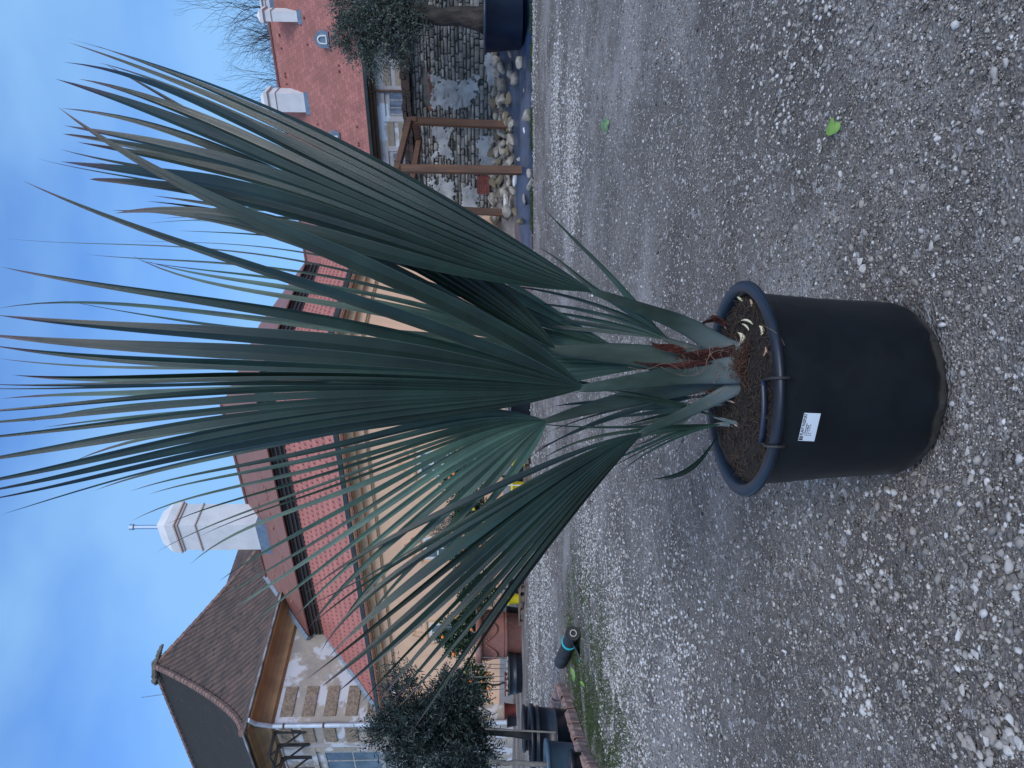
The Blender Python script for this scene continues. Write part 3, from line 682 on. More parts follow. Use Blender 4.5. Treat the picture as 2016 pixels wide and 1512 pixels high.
# pale far streaks
for i, (px, py, rx, ry, n, sz) in enumerate([(1125, 300, 1.1, .9, 2600, .016), (1095, 230, 1.5, .8, 1400, .02), (1150, 1040, .9, .7, 1000, .014), (1210, 1230, .9, .6, 1300, .013), (1075, 1150, 1.8, 1.2, 1500, .02), (1090, 1380, 1.2, 1.5, 900, .02), (1050, 60, 3, 1, 1400, .024), (1052, 1200, 4, 2.0, 2500, .026), (1170, 1010, .8, .4, 500, .013), (1215, 1400, 1.0, .8, 1300, .014), (1260, 1450, .8, .5, 700, .013)]):
    P = on_ground(px, py); r = np.random.default_rng(500+i)
    X = P[0]+r.normal(0, rx*.6, n); Y = np.minimum(P[1]+r.normal(0, ry*.6, n), 17.5 if P[0] > 1.6 else 40)
    sets.append((X, Y, np.array([relief(a, b) for a, b in zip(X, Y)]), np.maximum(r.lognormal(math.log(sz), .3, n), Y*.0012), I1, T1, .38, 600+i))
V, F, RN = bake(sets)
def x_peb(N, L, p, mpn, c, mixc, ramp, noi):
    a = N.new('ShaderNodeAttribute'); a.attribute_name = 'rnd'
    k = ramp(a.outputs['Fac'], 0, 1); r = k.node; e = r.color_ramp.elements
    e[0].color = (.058, .053, .048, 1); e[1].color = (.60, .62, .64, 1); x = e.new(.35); x.color = (.195, .187, .178, 1); x = e.new(.7); x.color = (.37, .355, .335, 1)
    return mixc(ramp(noi(45, 4).outputs[0], .35, .7, (0, 0, 0, 1), (.5, .5, .5, 1)), k, (.15, .143, .138))
tag(np_mesh('gravel', V, F, mat('loose_limestone_gravel', rough=.8, extra=x_peb, spec=.35), rnd=RN, uv=False), 'grey and pale limestone gravel scattered over the damp yard', 'gravel', kind='stuff')
print('gravel faces', len(F))
# ---- leaf builders ----
def leaf_mesh(name, P, D, U_, ln, wd, mt, parent=None, loc=None, label=None):
    """P base (n,3), D direction, U_ side vector; each leaf is a folded blade of two quads"""
    P = np.asarray(P); D = np.asarray(D); D = D/np.linalg.norm(D, axis=1)[:, None]
    S = np.cross(D, U_); S /= np.linalg.norm(S, axis=1)[:, None]+1e-9; Nn = np.cross(S, D)
    ln = np.broadcast_to(ln, (len(P),))[:, None]; wd = np.broadcast_to(wd, (len(P),))[:, None]
    mid = P+D*ln*.5-Nn*ln*.05
    V = np.stack([P, mid+S*wd*.5+Nn*wd*.15, P+D*ln-Nn*ln*.12, mid-S*wd*.5+Nn*wd*.15, P+D*ln*.5], 1)
    n = len(P); o = (np.arange(n)*5)[:, None]
    F = np.concatenate([o+[0, 1, 2, 4], o+[0, 4, 2, 3]])
    rn = np.repeat(rng.random(n), 5)
    return np_mesh(name, V.reshape(-1, 3), F, mt, parent, loc, uv=False, rnd=rn)
def rvec(n, r=rng):
    v = r.normal(size=(n, 3)); return v/np.linalg.norm(v, axis=1)[:, None]
def sprays(center, rad, ntwig, per, tl, ll, lw, droop=.0, r=rng, hole=.0, squash=1.0):
    """twigs grown outwards through an uneven ellipsoid, leaves in pairs along each"""
    d = rvec(ntwig, r); rr = r.random(ntwig)**.42
    lump = np.array([.78+.45*noise.noise(Vector(tuple(q*1.9))+Vector(tuple(center))) for q in d])
    base = np.array(center)+d*np.array(rad)*(rr*lump)[:, None]
    kk = np.array([noise.noise(Vector(tuple(q/ (np.mean(rad)*.45)))) for q in base]) > hole-.5
    base, d = base[kk], d[kk]; m = len(base)
    g = d*.8+rvec(m, r)*.7+np.array([0, 0, .5-droop]); g /= np.linalg.norm(g, axis=1)[:, None]
    P = []; D = []
    tw = tl*r.uniform(.6, 1.3, m)
    for k in range(per):
        f = (k+.5)/per; side = rvec(m, r); side -= g*(side*g).sum(1)[:, None]; side /= np.linalg.norm(side, axis=1)[:, None]
        P.append(base+g*(tw*f)[:, None]-np.array([0, 0, 1])*(droop*tw*f*f)[:, None]); D.append(g*.7+side*.8)
    P = np.vstack(P); D = np.vstack(D)
    return P, D, rvec(len(P), r), base, base+g*tw[:, None]
def twig_tubes(b, e, rad, n, m):
    for i in np.random.default_rng(5).choice(len(b), min(n, len(b)), replace=False):
        m.tube([b[i], (b[i]+e[i])/2+rng.normal(0, .01, 3), e[i]], [rad, rad*.8, rad*.4], 3, cap=False)
def limb(m, a, b, r0, r1, n=6, wob=.06, seg=7):
    a, b = np.array(a, float), np.array(b, float); pts = [a*(1-k/seg)+b*k/seg+(rng.normal(0, wob*np.linalg.norm(b-a)/seg, 3) if 0 < k < seg else 0) for k in range(seg+1)]
    m.tube(pts, [r0+(r1-r0)*k/seg for k in range(seg+1)], n); return pts
def tub(name, loc, r0, r1, h, mt, label, cat='plant tub', group=None, rim=.03, soil=True, bands=()):
    t = thing(name, loc, label, cat, group); L0 = loc
    prof = [(r0*.97, 0), (r0, .02)]+[x for b in bands for x in ((r0+(r1-r0)*b, h*b-.004), (r0+(r1-r0)*b+.012, h*b), (r0+(r1-r0)*b+.012, h*b+.02), (r0+(r1-r0)*b, h*b+.024))]+[(r1, h-rim*1.6), (r1+rim*.8, h-rim*1.5), (r1+rim, h-rim*.4), (r1+rim*.7, h), (r1-.01, h-.002), (r1-.02, h-.12)]
    MB().lathe(prof, L0, 40).build('wall', mt, t, smooth=True)
    if soil:
        s = MB(); s.grid(lambda u, v: (L0[0]+(r1-.015)*v*math.cos(2*math.pi*u), L0[1]+(r1-.015)*v*math.sin(2*math.pi*u), L0[2]+h-.07+.03*noise.noise(Vector((u*6, v*5, h)))), 24, 5)
        s.build('soil', M['soil'], t)
    return t
M['soil'] = mat('dark_potting_soil', (.0065, .005, .0045), (.020, .0155, .013), 26, .95, 1.0, 55, col3=(.008, .006, .005), scale3=40, bdist=.02)
# ---- black weed sheet, boulders and timber frame at the right ----
def sheet(u, v):
    X = 2.1+u*14.5; Y = 17.45+v*3.1+.12*math.sin(X*1.7)*v; 
    z = bank(X, Y)+.03+.05*noise.noise(Vector((X*1.1, Y*2.4, 3)))*min(1, v*6)+.02*noise.noise(Vector((X*4, Y*5, 1)))+(.05*math.sin(v*9+X) if v > .1 else 0)
    return (X, Y, max(z, bank(X, Y)+.012) if v > .02 else .01)
tag(MB().grid(sheet, 150, 26).build('weed_sheet', M['sheet'], smooth=True, loc=(8, 18, 0)), 'black woven weed sheet laid on the bank below the stone wall', 'weed sheet')
RB = np.array([noise.noise(Vector(tuple(v*1.3))) for v in I2[0]])
def rock(px, py, w, h, mt='rock', label=None, seed=0, group='rocks heaped under the stone wall'):
    r = np.random.default_rng(seed+900); P = on_ground(px, py); s = P[1]/FPX/2
    V = I2[0].copy()
    for c_ in range(11):
        n_ = r.normal(size=3); n_ /= np.linalg.norm(n_); V -= np.outer(np.maximum(V@n_-r.uniform(.35, .75), 0), n_)
    V /= np.abs(V).max(0)
    V += .13*np.array([noise.noise(Vector(tuple(v*1.6+seed))) for v in V])[:, None]*V
    a = r.uniform(-.4, .4); V = V*np.array([w*s, (w+h)/2*s*.9, h*s]); V = np.stack([V[:, 0]*math.cos(a)-V[:, 2]*math.sin(a)*.4, V[:, 1], V[:, 2]+V[:, 0]*math.sin(a)*.4], 1)
    loc = (P[0], P[1], P[2]-.12*h*s); V[:, 2] += h*s*.75
    o = np_mesh('rock', V+np.array(loc), I2[1], M[mt], loc=loc, uv=False)
    kind_ = {'rock': 'pale', 'rock_ochre': 'dark ochre', 'stone': 'grey'}.get(mt, 'white'); sz_ = 'large' if w > 26 else ('small' if w < 19 else 'medium'); 
    where = 'near the olive tub' if py < 150 else 'right of the first timber post' if py < 235 else 'between first and middle timber posts' if py < 330 else 'between middle and last timber posts' if py < 415 else 'left of the last timber post'
    lvl = 'high in the heap' if px < 985 else 'low in the heap' if px > 1000 else 'midway up the heap'
    tag(o, label or '%s %s rock %s, %s' % (sz_, kind_, lvl, where), 'rock', group)
rocks = [(1028, 120, 30, 24, 'rock', 'yellowish boulder standing alone on the black sheet nearest the olive tub'), (1020, 155, 28, 20, 'rock', 'pale wedge shaped rock beside the yellowish boulder'),
    (1047, 228, 30, 24, 'rock', 'brown boulder at the gravel edge of the black sheet by the first post'), (1036, 255, 24, 10, 'rock_white', 'small oval white stone lying on the black sheet'),
    (1014, 243, 20, 17, 'rock', 'rounded tan rock at the foot of the first timber post'), (1014, 275, 26, 20, 'rock', 'angular pale rock between the two timber posts'),
    (1012, 192, 34, 24, 'rock_ochre', 'dark ochre boulder in the rock heap'), (1020, 358, 27, 14, 'rock_white', 'white block of stone right of the third post'),
    (1028, 315, 14, 14, 'rock', 'pinkish stone on the black sheet near the middle post'), (1034, 182, 30, 6, 'rock', 'flat slab of stone lying on the black sheet'),
    (1046, 340, 24, 12, 'rock', 'mossy stone half buried at the gravel edge'), (1035, 395, 28, 8, 'rock', 'long thin stone on the black sheet'), (1048, 362, 28, 14, 'rock', 'greenish rock at the gravel edge by white block'),
    (1022, 420, 26, 20, 'rock_ochre', 'dark brown rock left of the last timber post'), (1030, 437, 20, 20, 'rock_ochre', 'brown rock at the far end of the sheet')]
for i, q in enumerate(rocks): rock(q[0], q[1], q[2], q[3], q[4], q[5], i)
rr = random.Random(4)
for i in range(110):
    y = 85+rr.random()*345; lvl = rr.random(); x = 1014-lvl*(52 if y < 230 else 40)
    w = rr.uniform(15, 32); rock(x, y, w, w*rr.uniform(.5, .9), rr.choice(['rock', 'rock', 'rock', 'rock_ochre', 'stone']), None, 50+i)
pp = on_ground(1004, 400); q2 = pp+np.array([.55, -.1, .02])
tag(MB().tube([pp+[-.2, 0, .12], pp+[.35, -.05, .12]], .07, 12).build('concrete_post', M['rock_white'], loc=tuple(pp)), 'pale round stub of pipe lying among the rocks under the wall', 'pipe')
fr_ = thing('timber_frame', on_ground(1020, 335), 'brown timber frame of posts and beams standing before the stone wall', 'timber frame')
def post(px, pyb, pxt, pyt, w=.185):
    b = on_ground(px, pyb); t = at(pxt, pyt, b[1]); return MB().tube([b-[0, 0, .1], t], w/1.414*1.0, 4, side=(1, 1, 0)), b, t
for a in ((1004, 247, 811, 238), (1030, 336, 787, 332), (1005, 420, 905, 414)):
    m, b, t = post(*a); bevel(m.build('post', M['wood'], fr_), .008)
Pa, Pb = post(1004, 247, 811, 238)[2], post(1030, 336, 787, 332)[2]; Pc = post(1005, 420, 905, 414)[2]
Pc = np.array([Pc[0], Pc[1], Pb[2]])
def beam(a, b, w=.09, h=.09):
    d = (b-a)/np.linalg.norm(b-a); return MB().tube([a-d*.12, b+d*.12], .105, 4, side=(1, 0, 1))
bevel(beam(Pa+[0, 0, .06], Pb+[0, 0, .06]).build('beam', M['wood'], fr_), .008)
bevel(beam(Pa+[-.25, .9, -.12], Pb+[-.35, 1.3, -.12]).build('beam', M['wood'], fr_), .008)
bevel(beam(Pa+[0, 0, -.07], Pa+[-.2, .95, -.1]).build('brace', M['wood'], fr_), .008)
bevel(beam(Pb+[0, 0, .06], Pc+[0, 0, .06]).build('beam', M['wood'], fr_), .008)
# ---- right: old olive in a navy tub ----
ob = on_ground(1040, 45); ob = np.array([ob[0]+.25, ob[1]+.35, 0.]); ob[2] = bank(ob[0], ob[1])
tub('olive_tub', tuple(ob), .68, .76, .93, M['navypot'], 'big navy blue plastic tub holding the thick trunked olive tree', rim=.05)
ol = thing('olive_tree', (ob[0], ob[1], ob[2]+.9), 'old olive tree with thick furrowed trunk and dense grey green crown at far right', 'tree')
tm = MB(); b0 = ob+[0, 0, .85]; top = at(812, 22, ob[1]); top2 = at(745, 40, ob[1]+.2)
tm.tube([b0+[-.02, 0, 0], b0+[0, 0, .25], b0+[.06, 0, .7], b0+[.02, 0, 1.1], top], [.36, .27, .22, .20, .24], 14)
for q in ((720, 100), (690, 60), (760, 95), (700, -10), (740, -40), (790, -60), (700, 30), (780, 100)): limb(tm, top+[0, 0, -.1], at(q[0], q[1], ob[1]+random.uniform(-.4, .5)), .10, .02, 6, .5)
tm.build('trunk', M['bark'], ol, smooth=True)
cc = at(752, 20, ob[1]); P = []; D = []; U0 = []
for (px, py, ra, nt) in ((750, 25, 1.05, 1500), (700, 70, .62, 620), (790, 80, .55, 480), (770, -60, .9, 700), (690, 0, .7, 500), (812, 30, .5, 300), (735, 115, .42, 230), (672, 75, .28, 90)):
    p, d, u, b, e = sprays(at(px, py, ob[1]), (ra, ra, ra*.8), nt, 8, .34, .07, .02, droop=.35, hole=.17); P.append(p); D.append(d); U0.append(u)
P, D, U0 = map(np.vstack, (P, D, U0)); leaf_mesh('crown', P, D, U0, rng.uniform(.06, .10, len(P)), .024, M['olive'], ol)
# ---- left: olive shrub in black tub, blue grey tub ----
lb = on_ground(1143, 1448); lb = np.array([lb[0]*(lb[1]+.5)/lb[1], lb[1]+.5, 0.])
tub('black_tub', tuple(lb), .29, .345, .56, M['blackpot'], 'black ribbed plastic tub on moss holding the leafy olive shrub', rim=.03, bands=(.42, .8))
sh = thing('olive_shrub', (lb[0], lb[1], .5), 'dense dark olive shrub with one grey stem in the ribbed black tub', 'shrub')
sm = MB(); st = at(965, 1440, lb[1]+.05); sb = np.array([lb[0]-.02, lb[1]+.03, .48]); sm.tube([sb, sb*.5+st*.5+[.01, 0, 0], st, st+[.02, 0, .3]], [.052, .047, .045, .04], 9)
for q in ((800, 1380), (830, 1340), (790, 1440), (830, 1490), (900, 1360), (870, 1500), (760, 1420)): limb(sm, st+[0, 0, .12], at(q[0], q[1], lb[1]+random.uniform(-.2, .2)), .025, .006, 5, .5)
sm.build('stem', M['greybark'], sh, smooth=True)
P = []; D = []; U0 = []
for (px, py, ra, nt, dr) in ((855, 1440, .46, 1200, .25), (885, 1370, .26, 330, .3), (805, 1410, .32, 380, .0), (910, 1470, .42, 650, .35), (830, 1495, .45, 700, .2), (900, 1400, .34, 500, .3), (790, 1350, .16, 60, -.4), (815, 1330, .15, 50, -.4), (760, 1440, .2, 130, -.2)):
    p, d, u, b, e = sprays(at(px, py, lb[1]), (ra, ra, ra), nt, 10, .20, .05, .012, droop=dr, hole=.06); P.append(p); D.append(d); U0.append(u)
P, D, U0 = map(np.vstack, (P, D, U0)); leaf_mesh('crown', P, D, U0, rng.uniform(.045, .075, len(P)), .015, M['olive2'], sh)
ca = at(950, 1440, lb[1]-.28); cb = on_ground(1128, 1440); tag(MB().tube([at(955, 1435, lb[1]-.25), at(1095, 1442, lb[1]-.38)], .011, 6).build('garden_cane', M['cane'], loc=tuple(at(1095, 1442, lb[1]-.38))), 'grey garden cane leaning on the front of the black tub under the shrub', 'cane')
b2 = on_ground(1160, 1494); b2 = np.array([b2[0]*(b2[1]+.35)/b2[1]-.05, b2[1]+.35, 0])
tub('grey_tub', tuple(b2), .20, .235, .44, M['bluegrey'], 'blue grey plastic tub with wide rim at the left edge on the edging tiles', rim=.028)
b2b = on_ground(1165, 1512); tub('small_black_pot', (b2b[0]+.06, b2b[1]-.05, 0), .11, .125, .24, M['blackpot'], 'small black pot in front of the blue grey tub', 'plant pot')
b3 = on_ground(1105, 1500); tub('black_tub', (b3[0]-.1, b3[1]+1.3, 0), .29, .33, .5, M['blackpot'], 'black plastic tub behind the ribbed tub at the left edge', rim=.03)
st2 = thing('olive_shrub', (b2[0], b2[1], .4), 'thin stemmed shrub rising from the blue grey tub at the left edge', 'shrub')
sm = MB(); limb(sm, (b2[0], b2[1], .38), at(960, 1500, b2[1]), .03, .025, 8, .15); sm.build('stem', M['cane'], st2, smooth=True)
p, d, u, b, e = sprays(at(900, 1540, b2[1]), (.35, .35, .4), 600, 9, .2, .05, .012, droop=.2); leaf_mesh('crown', p, d, u, rng.uniform(.045, .075, len(p)), .015, M['olive2'], st2)
# terracotta edging tiles
edge = [(1112, 1350), (1124, 1378), (1132, 1402), (1142, 1432), (1152, 1462), (1164, 1490), (1178, 1512), (1190, 1540)]
back = [(1112, 1350), (1104, 1372), (1097, 1396)]
ei = 0
for path in (edge, back):
    for a, b in zip(path[:-1], path[1:]):
        A, B = on_ground(*a), on_ground(*b); d = B-A; L_ = np.linalg.norm(d); an_ = math.atan2(d[1], d[0]); c = (A+B)/2; h = .13
        m = MB(); n = 8; prof = [(-.055, 0), (-.055, h*.72), (-.03, h), (.03, h*1.02), (.055, h*.75), (.055, 0)]
        def fn(u, v):
            i = min(5, int(round(v*5))); w, z = prof[i]; q = (u-.5)*L_*.90; j = .016*noise.noise(Vector((q*9+ei, w*20, z*12)))
            return (c[0]+q*math.cos(an_)-(w+j)*math.sin(an_), c[1]+q*math.sin(an_)+(w+j)*math.cos(an_), z+j)
        m.grid(fn, n, 5); o = m.build('edging_tile', M['terra_pale'], loc=(c[0], c[1], 0)); md = o.modifiers.new('s', 'SOLIDIFY'); md.thickness = .012
        tag(o, '%s terracotta edging tile from the corner by the fabric roll, %s row' % (['first', 'second', 'third', 'fourth', 'fifth', 'sixth', 'seventh'][ei % 7], 'front' if ei < 7 else 'back'), 'edging tile', 'terracotta edging tiles'); ei += 1
# roll of black fabric with cyan twine
r0, r1 = on_ground(1143, 1247), on_ground(1116, 1303); rl = thing('fabric_roll', (r0+r1)/2, 'roll of black landscape fabric with cardboard core lying on the gravel', 'fabric roll')
ax = (r1-r0)/np.linalg.norm(r1-r0); R0 = r0+[0, 0, .085]; R1 = r1+[0, 0, .085]
m = MB(); pts = [R0+(R1-R0)*k/12+[.006*math.sin(k*2), 0, 0] for k in range(13)]; m.tube(pts, [.083+.004*math.sin(k*1.7) for k in range(13)], 20, cap=False); m.build('roll', mat('dull_black_cloth', (.010, .012, .017), (.018, .022, .03), 9, .7, .5, 25), rl, smooth=True)
m = MB()
for k in range(5): m.tube([R0-ax*(.002+k*.0006), R0+ax*.02], .080-k*.013, 18)
m.build('rolled_end', M['dark'], rl)
tq = MB(); tq.tube([R0-ax*.02+.036*(math.cos(a)*np.array([-ax[1], ax[0], 0])+math.sin(a)*np.array([0, 0, 1])) for a in np.linspace(0, 6.2832, 24)], .007, 6); tq.build('cardboard_core', mat('cream_cardboard', (.42, .38, .33), None, 3, .8), rl)
MB().tube([R0-ax*.012, R0+ax*.01], .033, 18).build('core_hole', M['dark'], rl)
m = MB(); sd2 = np.array([-ax[1], ax[0], 0]);
def flap(u, v): 
    p = R0+ax*(.0+.35*u)+np.array([-1.0, -.1, 0])*(.05+.28*v)*(1-.6*u); return (p[0], p[1], max(.004, .11*(1-v)**2+.012*math.sin(u*7+v*5)+.01))
m.grid(flap, 10, 8); m.build('loose_flap', M['dark'], rl, smooth=True)
tw = MB(); c0 = R0+ax*.42
for q in (0, .03, .05): tw.tube([c0+ax*q+.089*(math.cos(a)*sd2+math.sin(a)*np.array([0, 0, 1])) for a in np.linspace(0, 2*math.pi, 18)], .006, 5)
tw.tube([c0+[.06, -.07, .02], c0+[.03, -.16, -.06], c0+[-.06, -.22, -.075], c0+[-.12, -.34, -.078]], .008, 5); tw.tube([c0+[.05, -.09, .0], c0+[.10, -.2, -.07], c0+[.2, -.28, -.078]], .008, 5)
tw.build('cyan_twine', mat('cyan_twine', (.02, .42, .52), None, 3, .6), rl)
# ---- plants along the peach house ----
def wall_pt(U, s):
    t = t_at(WF, s, U); return np.array(WF(t, s, 0))
def citrus(U, s, zc, rad, fruit, label, trunk_r=.04, n=420, mt='citrus', z0=.35, lw=.05, ll=.10):
    p = wall_pt(U, s); t = thing('citrus_tree', (p[0], p[1], z0), label, 'tree', 'potted citrus trees along the peach wall')
    m = MB(); limb(m, (p[0], p[1], z0), (p[0], p[1], zc-.1), trunk_r, trunk_r*.7, 7, .15)
    for k in range(6): limb(m, (p[0], p[1], zc-rad*.5), np.array([p[0], p[1], zc])+rvec(1)[0]*rad*.7, trunk_r*.5, .008, 4, .3)
    m.build('trunk', M['greybark'], t, smooth=True)
    P, D, U1, b, e = sprays((p[0], p[1], zc), (rad, rad*.8, rad*.92), n, 6, .22, ll, lw, droop=.3, hole=.05)
    leaf_mesh('crown', P, D, U1, rng.uniform(ll*.8, ll*1.2, len(P)), lw, M[mt], t)
    for k in range(fruit):
        v = rvec(1)[0]; v[1] = -abs(v[1])-.3; v[2] -= .35; v /= np.linalg.norm(v); q = np.array([p[0], p[1], zc])+v*rad*np.array([1, .85, .9])*.98
        fr = np_mesh('fruit', I2[0]*random.uniform(.04, .055)+q, I2[1], M[random.choice(['orange', 'orange', 'lemon'])], t, smooth=True, uv=False)
    return p
def pot(U, s, r0, r1, h, mt, label, name='plant_pot', group=None):
    p = wall_pt(U, s); return tub(name, (p[0], p[1], 0), r0, r1, h, M[mt], label, 'plant pot', group, rim=.025)
citrus(165, -2.2, 1.55, .78, 9, 'citrus tree hung with orange and yellow fruit left of the terracotta planter', n=620)
pot(165, -2.2, .30, .36, .45, 'terra_red', 'brick red pot of the fruiting citrus tree left of the terracotta planter')
pot(112, -1.6, .22, .27, .42, 'terra_red', 'smaller brick red pot nearest the old house downpipe')
pot(92, -2.2, .16, .2, .34, 'blackpot', 'small black pot at the foot of the old house corner')
citrus(262, -2.0, 2.05, .72, 6, 'citrus tree rising from the large garlanded terracotta planter', z0=1.3, n=560)
p = wall_pt(262, -2.3); pl = thing('terracotta_planter', (p[0], p[1], 0), 'large round terracotta planter with garland relief and thick rim', 'planter')
hh = 1.38; MB().lathe([(.60, 0), (.62, .02), (.66, hh*.30), (.70, hh*.31), (.70, hh*.35), (.67, hh*.36), (.70, hh*.37), (.70, hh*.41), (.68, hh*.42), (.74, hh*.86), (.83, hh*.87), (.85, hh*.92), (.85, hh*.97), (.81, hh), (.74, hh), (.72, hh*.9)], (p[0], p[1], 0), 48).build('wall', M['terra'], pl, smooth=True)
gm = MB()
for kk in range(3):
    a0 = -math.pi/2-1.0+kk*1.1
    for i in range(15):
        a = a0+i/14*.9; z = hh*.76-.30*math.sin(i/14*math.pi); r_ = .66+.08*(z/hh)+.02; gm.add(I1[0]*.045+np.array([p[0]+r_*math.cos(a), p[1]+r_*math.sin(a), z]), I1[1])
gm.build('garland', M['terra'], pl, smooth=True)
s_ = MB(); s_.grid(lambda u, v: (p[0]+.74*v*math.cos(6.283*u), p[1]+.74*v*math.sin(6.283*u), hh-.08), 20, 2); s_.build('soil', M['soil'], pl)
# low black trough with stakes and pale stones
q = wall_pt(186, -3.4); tr = thing('black_trough', (q[0], q[1], 0), 'low wide black tub with canes left of the terracotta planter', 'plant tub')
MB().lathe([(.52, 0), (.54, .02), (.56, .16), (.575, .165), (.575, .19), (.56, .195), (.60, .36), (.62, .37), (.62, .40), (.58, .40), (.57, .34)], (q[0], q[1], 0), 36).build('wall', M['blackpot'], tr, smooth=True)
s_ = MB(); s_.grid(lambda u, v: (q[0]+.58*v*math.cos(6.283*u), q[1]+.58*v*math.sin(6.283*u), .35), 20, 2); s_.build('soil', M['soil'], tr)
for i, dx in enumerate((-.42, -.25, -.05, .12, .3, .45)):
    x = q[0]+dx; y = q[1]-.1+.15*(i % 2); tag(MB().tube([(x, y, .33), (x+random.uniform(-.04, .04), y, 1.25+.15*(i % 3))], .014, 5).build('garden_cane', M['cane'], loc=(x, y, .33)), ['first', 'second', 'third', 'fourth', 'fifth', 'sixth'][i]+' grey cane from the left in the low black trough', 'cane', 'canes in the low black trough')
for i in range(7):
    x = q[0]-.5+i*.17; y = q[1]-.25; V = T2[i]*np.array([.09, .08, .08])+[x, y, .44]; tag(np_mesh('rock', V, I2[1], M['rock'], loc=(x, y, .4), uv=False), 'pale yellow stone lying on the soil of the low black trough', 'rock', 'pale stones in the black trough')
for i, (U, s, zc, rad, fr, lab) in enumerate([(352, -2.3, 1.35, .62, 4, 'dense green citrus tree right of the terracotta planter'), (428, -2.0, 1.65, .62, 3, 'citrus tree in front of the half hidden peach house window'),
        (500, -2.6, 1.5, .58, 5, 'citrus tree with small orange fruit behind the yellow buckets'), (575, -2.2, 1.75, .7, 7, 'tall citrus tree with orange fruit behind the grey green palm leaf'), (300, -1.4, 1.5, .5, 2, 'bushy citrus tree close to the wall behind the planter')]):
    citrus(U, s, zc, rad, fr, lab); pot(U, s, .24, .3, .42, 'blackpot', 'black pot of the '+lab.replace('with small orange fruit ', '').replace('with orange fruit ', ''), 'citrus_pot')
sv = wall_pt(470, -1.5); ss = thing('silver_shrub', (sv[0], sv[1], .3), 'silvery fine leaved shrub against the peach wall', 'shrub')
P, D, U1, b, e = sprays((sv[0], sv[1], 2.2), (.5, .4, .6), 420, 8, .2, .05, .015, hole=.1); leaf_mesh('crown', P, D, U1, .055, .02, M['silver'], ss)
m = MB(); limb(m, (sv[0], sv[1], .3), (sv[0], sv[1], 2.2), .03, .01, 6); m.build('stem', M['greybark'], ss)
pot(470, -1.5, .2, .25, .36, 'blackpot', 'black pot of the silvery shrub', 'shrub_pot')
# pallets with yellow buckets
def pallet(U, s, label):
    c = wall_pt(U, s); t = thing('pallet', (c[0], c[1], 0), label, 'pallet', 'wooden pallets in front of the peach house'); d = np.array([AX[0], AX[1]])
    for i in range(5): k = -.4+i*.2; MB().box((c[0]+BX[0]*k, c[1]+BX[1]*k, .135), (1.2, .13, .022), math.atan2(AX[1], AX[0])).build('deck_board', M['pallet'], t)
    for k in (-.4, 0, .4):
        m = MB(); m.box((c[0]+BX[0]*k, c[1]+BX[1]*k, .011), (1.2, .1, .02), math.atan2(AX[1], AX[0]))
        for j in (-.52, 0, .52): m.box((c[0]+BX[0]*k+AX[0]*j, c[1]+BX[1]*k+AX[1]*j, .073), (.14, .1, .10), math.atan2(AX[1], AX[0]))
        m.build('runner', M['pallet'], t)
    return c
def bucket(U, s, z, label):
    c = wall_pt(U, s); t = thing('yellow_bucket', (c[0], c[1], z), label, 'bucket', 'yellow buckets in front of the peach house')
    MB().lathe([(.135, 0), (.14, .01), (.17, .26), (.185, .27), (.185, .31), (.165, .315), (.16, .25), (.13, .02), (0, .02)], (c[0], c[1], z), 24).build('wall', M['yellow'], t, smooth=True)
    MB().tube([(c[0]+.18*math.cos(a), c[1]-.03, z+.3+.16*math.sin(a)) for a in np.linspace(0, math.pi, 12)], .006, 5).build('handle', M['steel'], t)
for U, s, lab in ((560, -3.1, 'wooden pallet under the right hand yellow buckets'), (478, -3.1, 'wooden pallet under the middle yellow bucket'), (400, -2.9, 'wooden pallet partly hidden by the lowest palm fan'), (332, -2.9, 'wooden pallet just right of the terracotta planter')):
    pallet(U, s, lab)
bucket(606, -3.1, .15, 'yellow bucket furthest right on the pallets, peeping between palm segments'); bucket(552, -3.1, .15, 'yellow bucket beside a white stick, largest seen through the palm')
bucket(470, -3.1, .15, 'yellow bucket behind the lower palm fan'); bucket(333, -2.9, .15, 'yellow bucket standing just right of the terracotta planter')
for U in (556, 474): c = wall_pt(U, -3.4); tag(MB().tube([(c[0], c[1], .16), (c[0]+.02, c[1], .95)], .012, 6).build('white_stick', M['frame'], loc=(c[0], c[1], .16)), 'thin white stick beside the '+('large yellow bucket' if U == 556 else 'bucket behind the lower palm fan'), 'stick')
c = wall_pt(705, -1.6); tub('black_tub', (c[0], c[1], 0), .5, .55, .5, M['blackpot'], 'wide black tub at the near corner of the peach house', rim=.04)
# ---- bare trees behind the far house ----
def bare(px, py, Y, h, seed, label, z0=0, lean=0):
    r = random.Random(seed); base = at(px, py, Y); base = np.array([base[0], base[1], 0.]); ztop = at(px, py, Y)[2]
    t = thing('bare_tree', base, label, 'tree', 'bare winter trees behind the red roof'); mt_ = MB(); mb_ = MB()
    def rec(p, d, L_, rad, dep, m):
        q = p+d*L_; mid = (p+q)/2+np.array([r.gauss(0, .05), r.gauss(0, .05), 0])*L_
        m.tube([p, mid, q], [rad, rad*.85, rad*.68], 5 if dep < 2 else 3, cap=False)
        if dep >= 7: return
        for k in range(3 if dep < 6 else 2):
            v = np.array([r.gauss(0, 1), r.gauss(0, 1), r.gauss(0, .6)]); v -= d*v.dot(d); v /= np.linalg.norm(v)+1e-6; a = r.uniform(.3, .75)
            nd = d*math.cos(a)+v*math.sin(a)+np.array([0, 0, .12]); nd /= np.linalg.norm(nd); rec(q if k < 2 else mid, nd, L_*r.uniform(.62, .85), rad*.60, dep+1, mb_)
    H = ztop*.32; rec(base, np.array([lean, 0, 1.])/math.hypot(lean, 1), H, .26, 0, mt_); 
    mt_.build('trunk', M['baretwig'], t); mb_.build('crown', M['baretwig'], t)
bare(478, 135, 62, 1, 3, 'bare tree with spreading twigs rising between the two white chimneys')
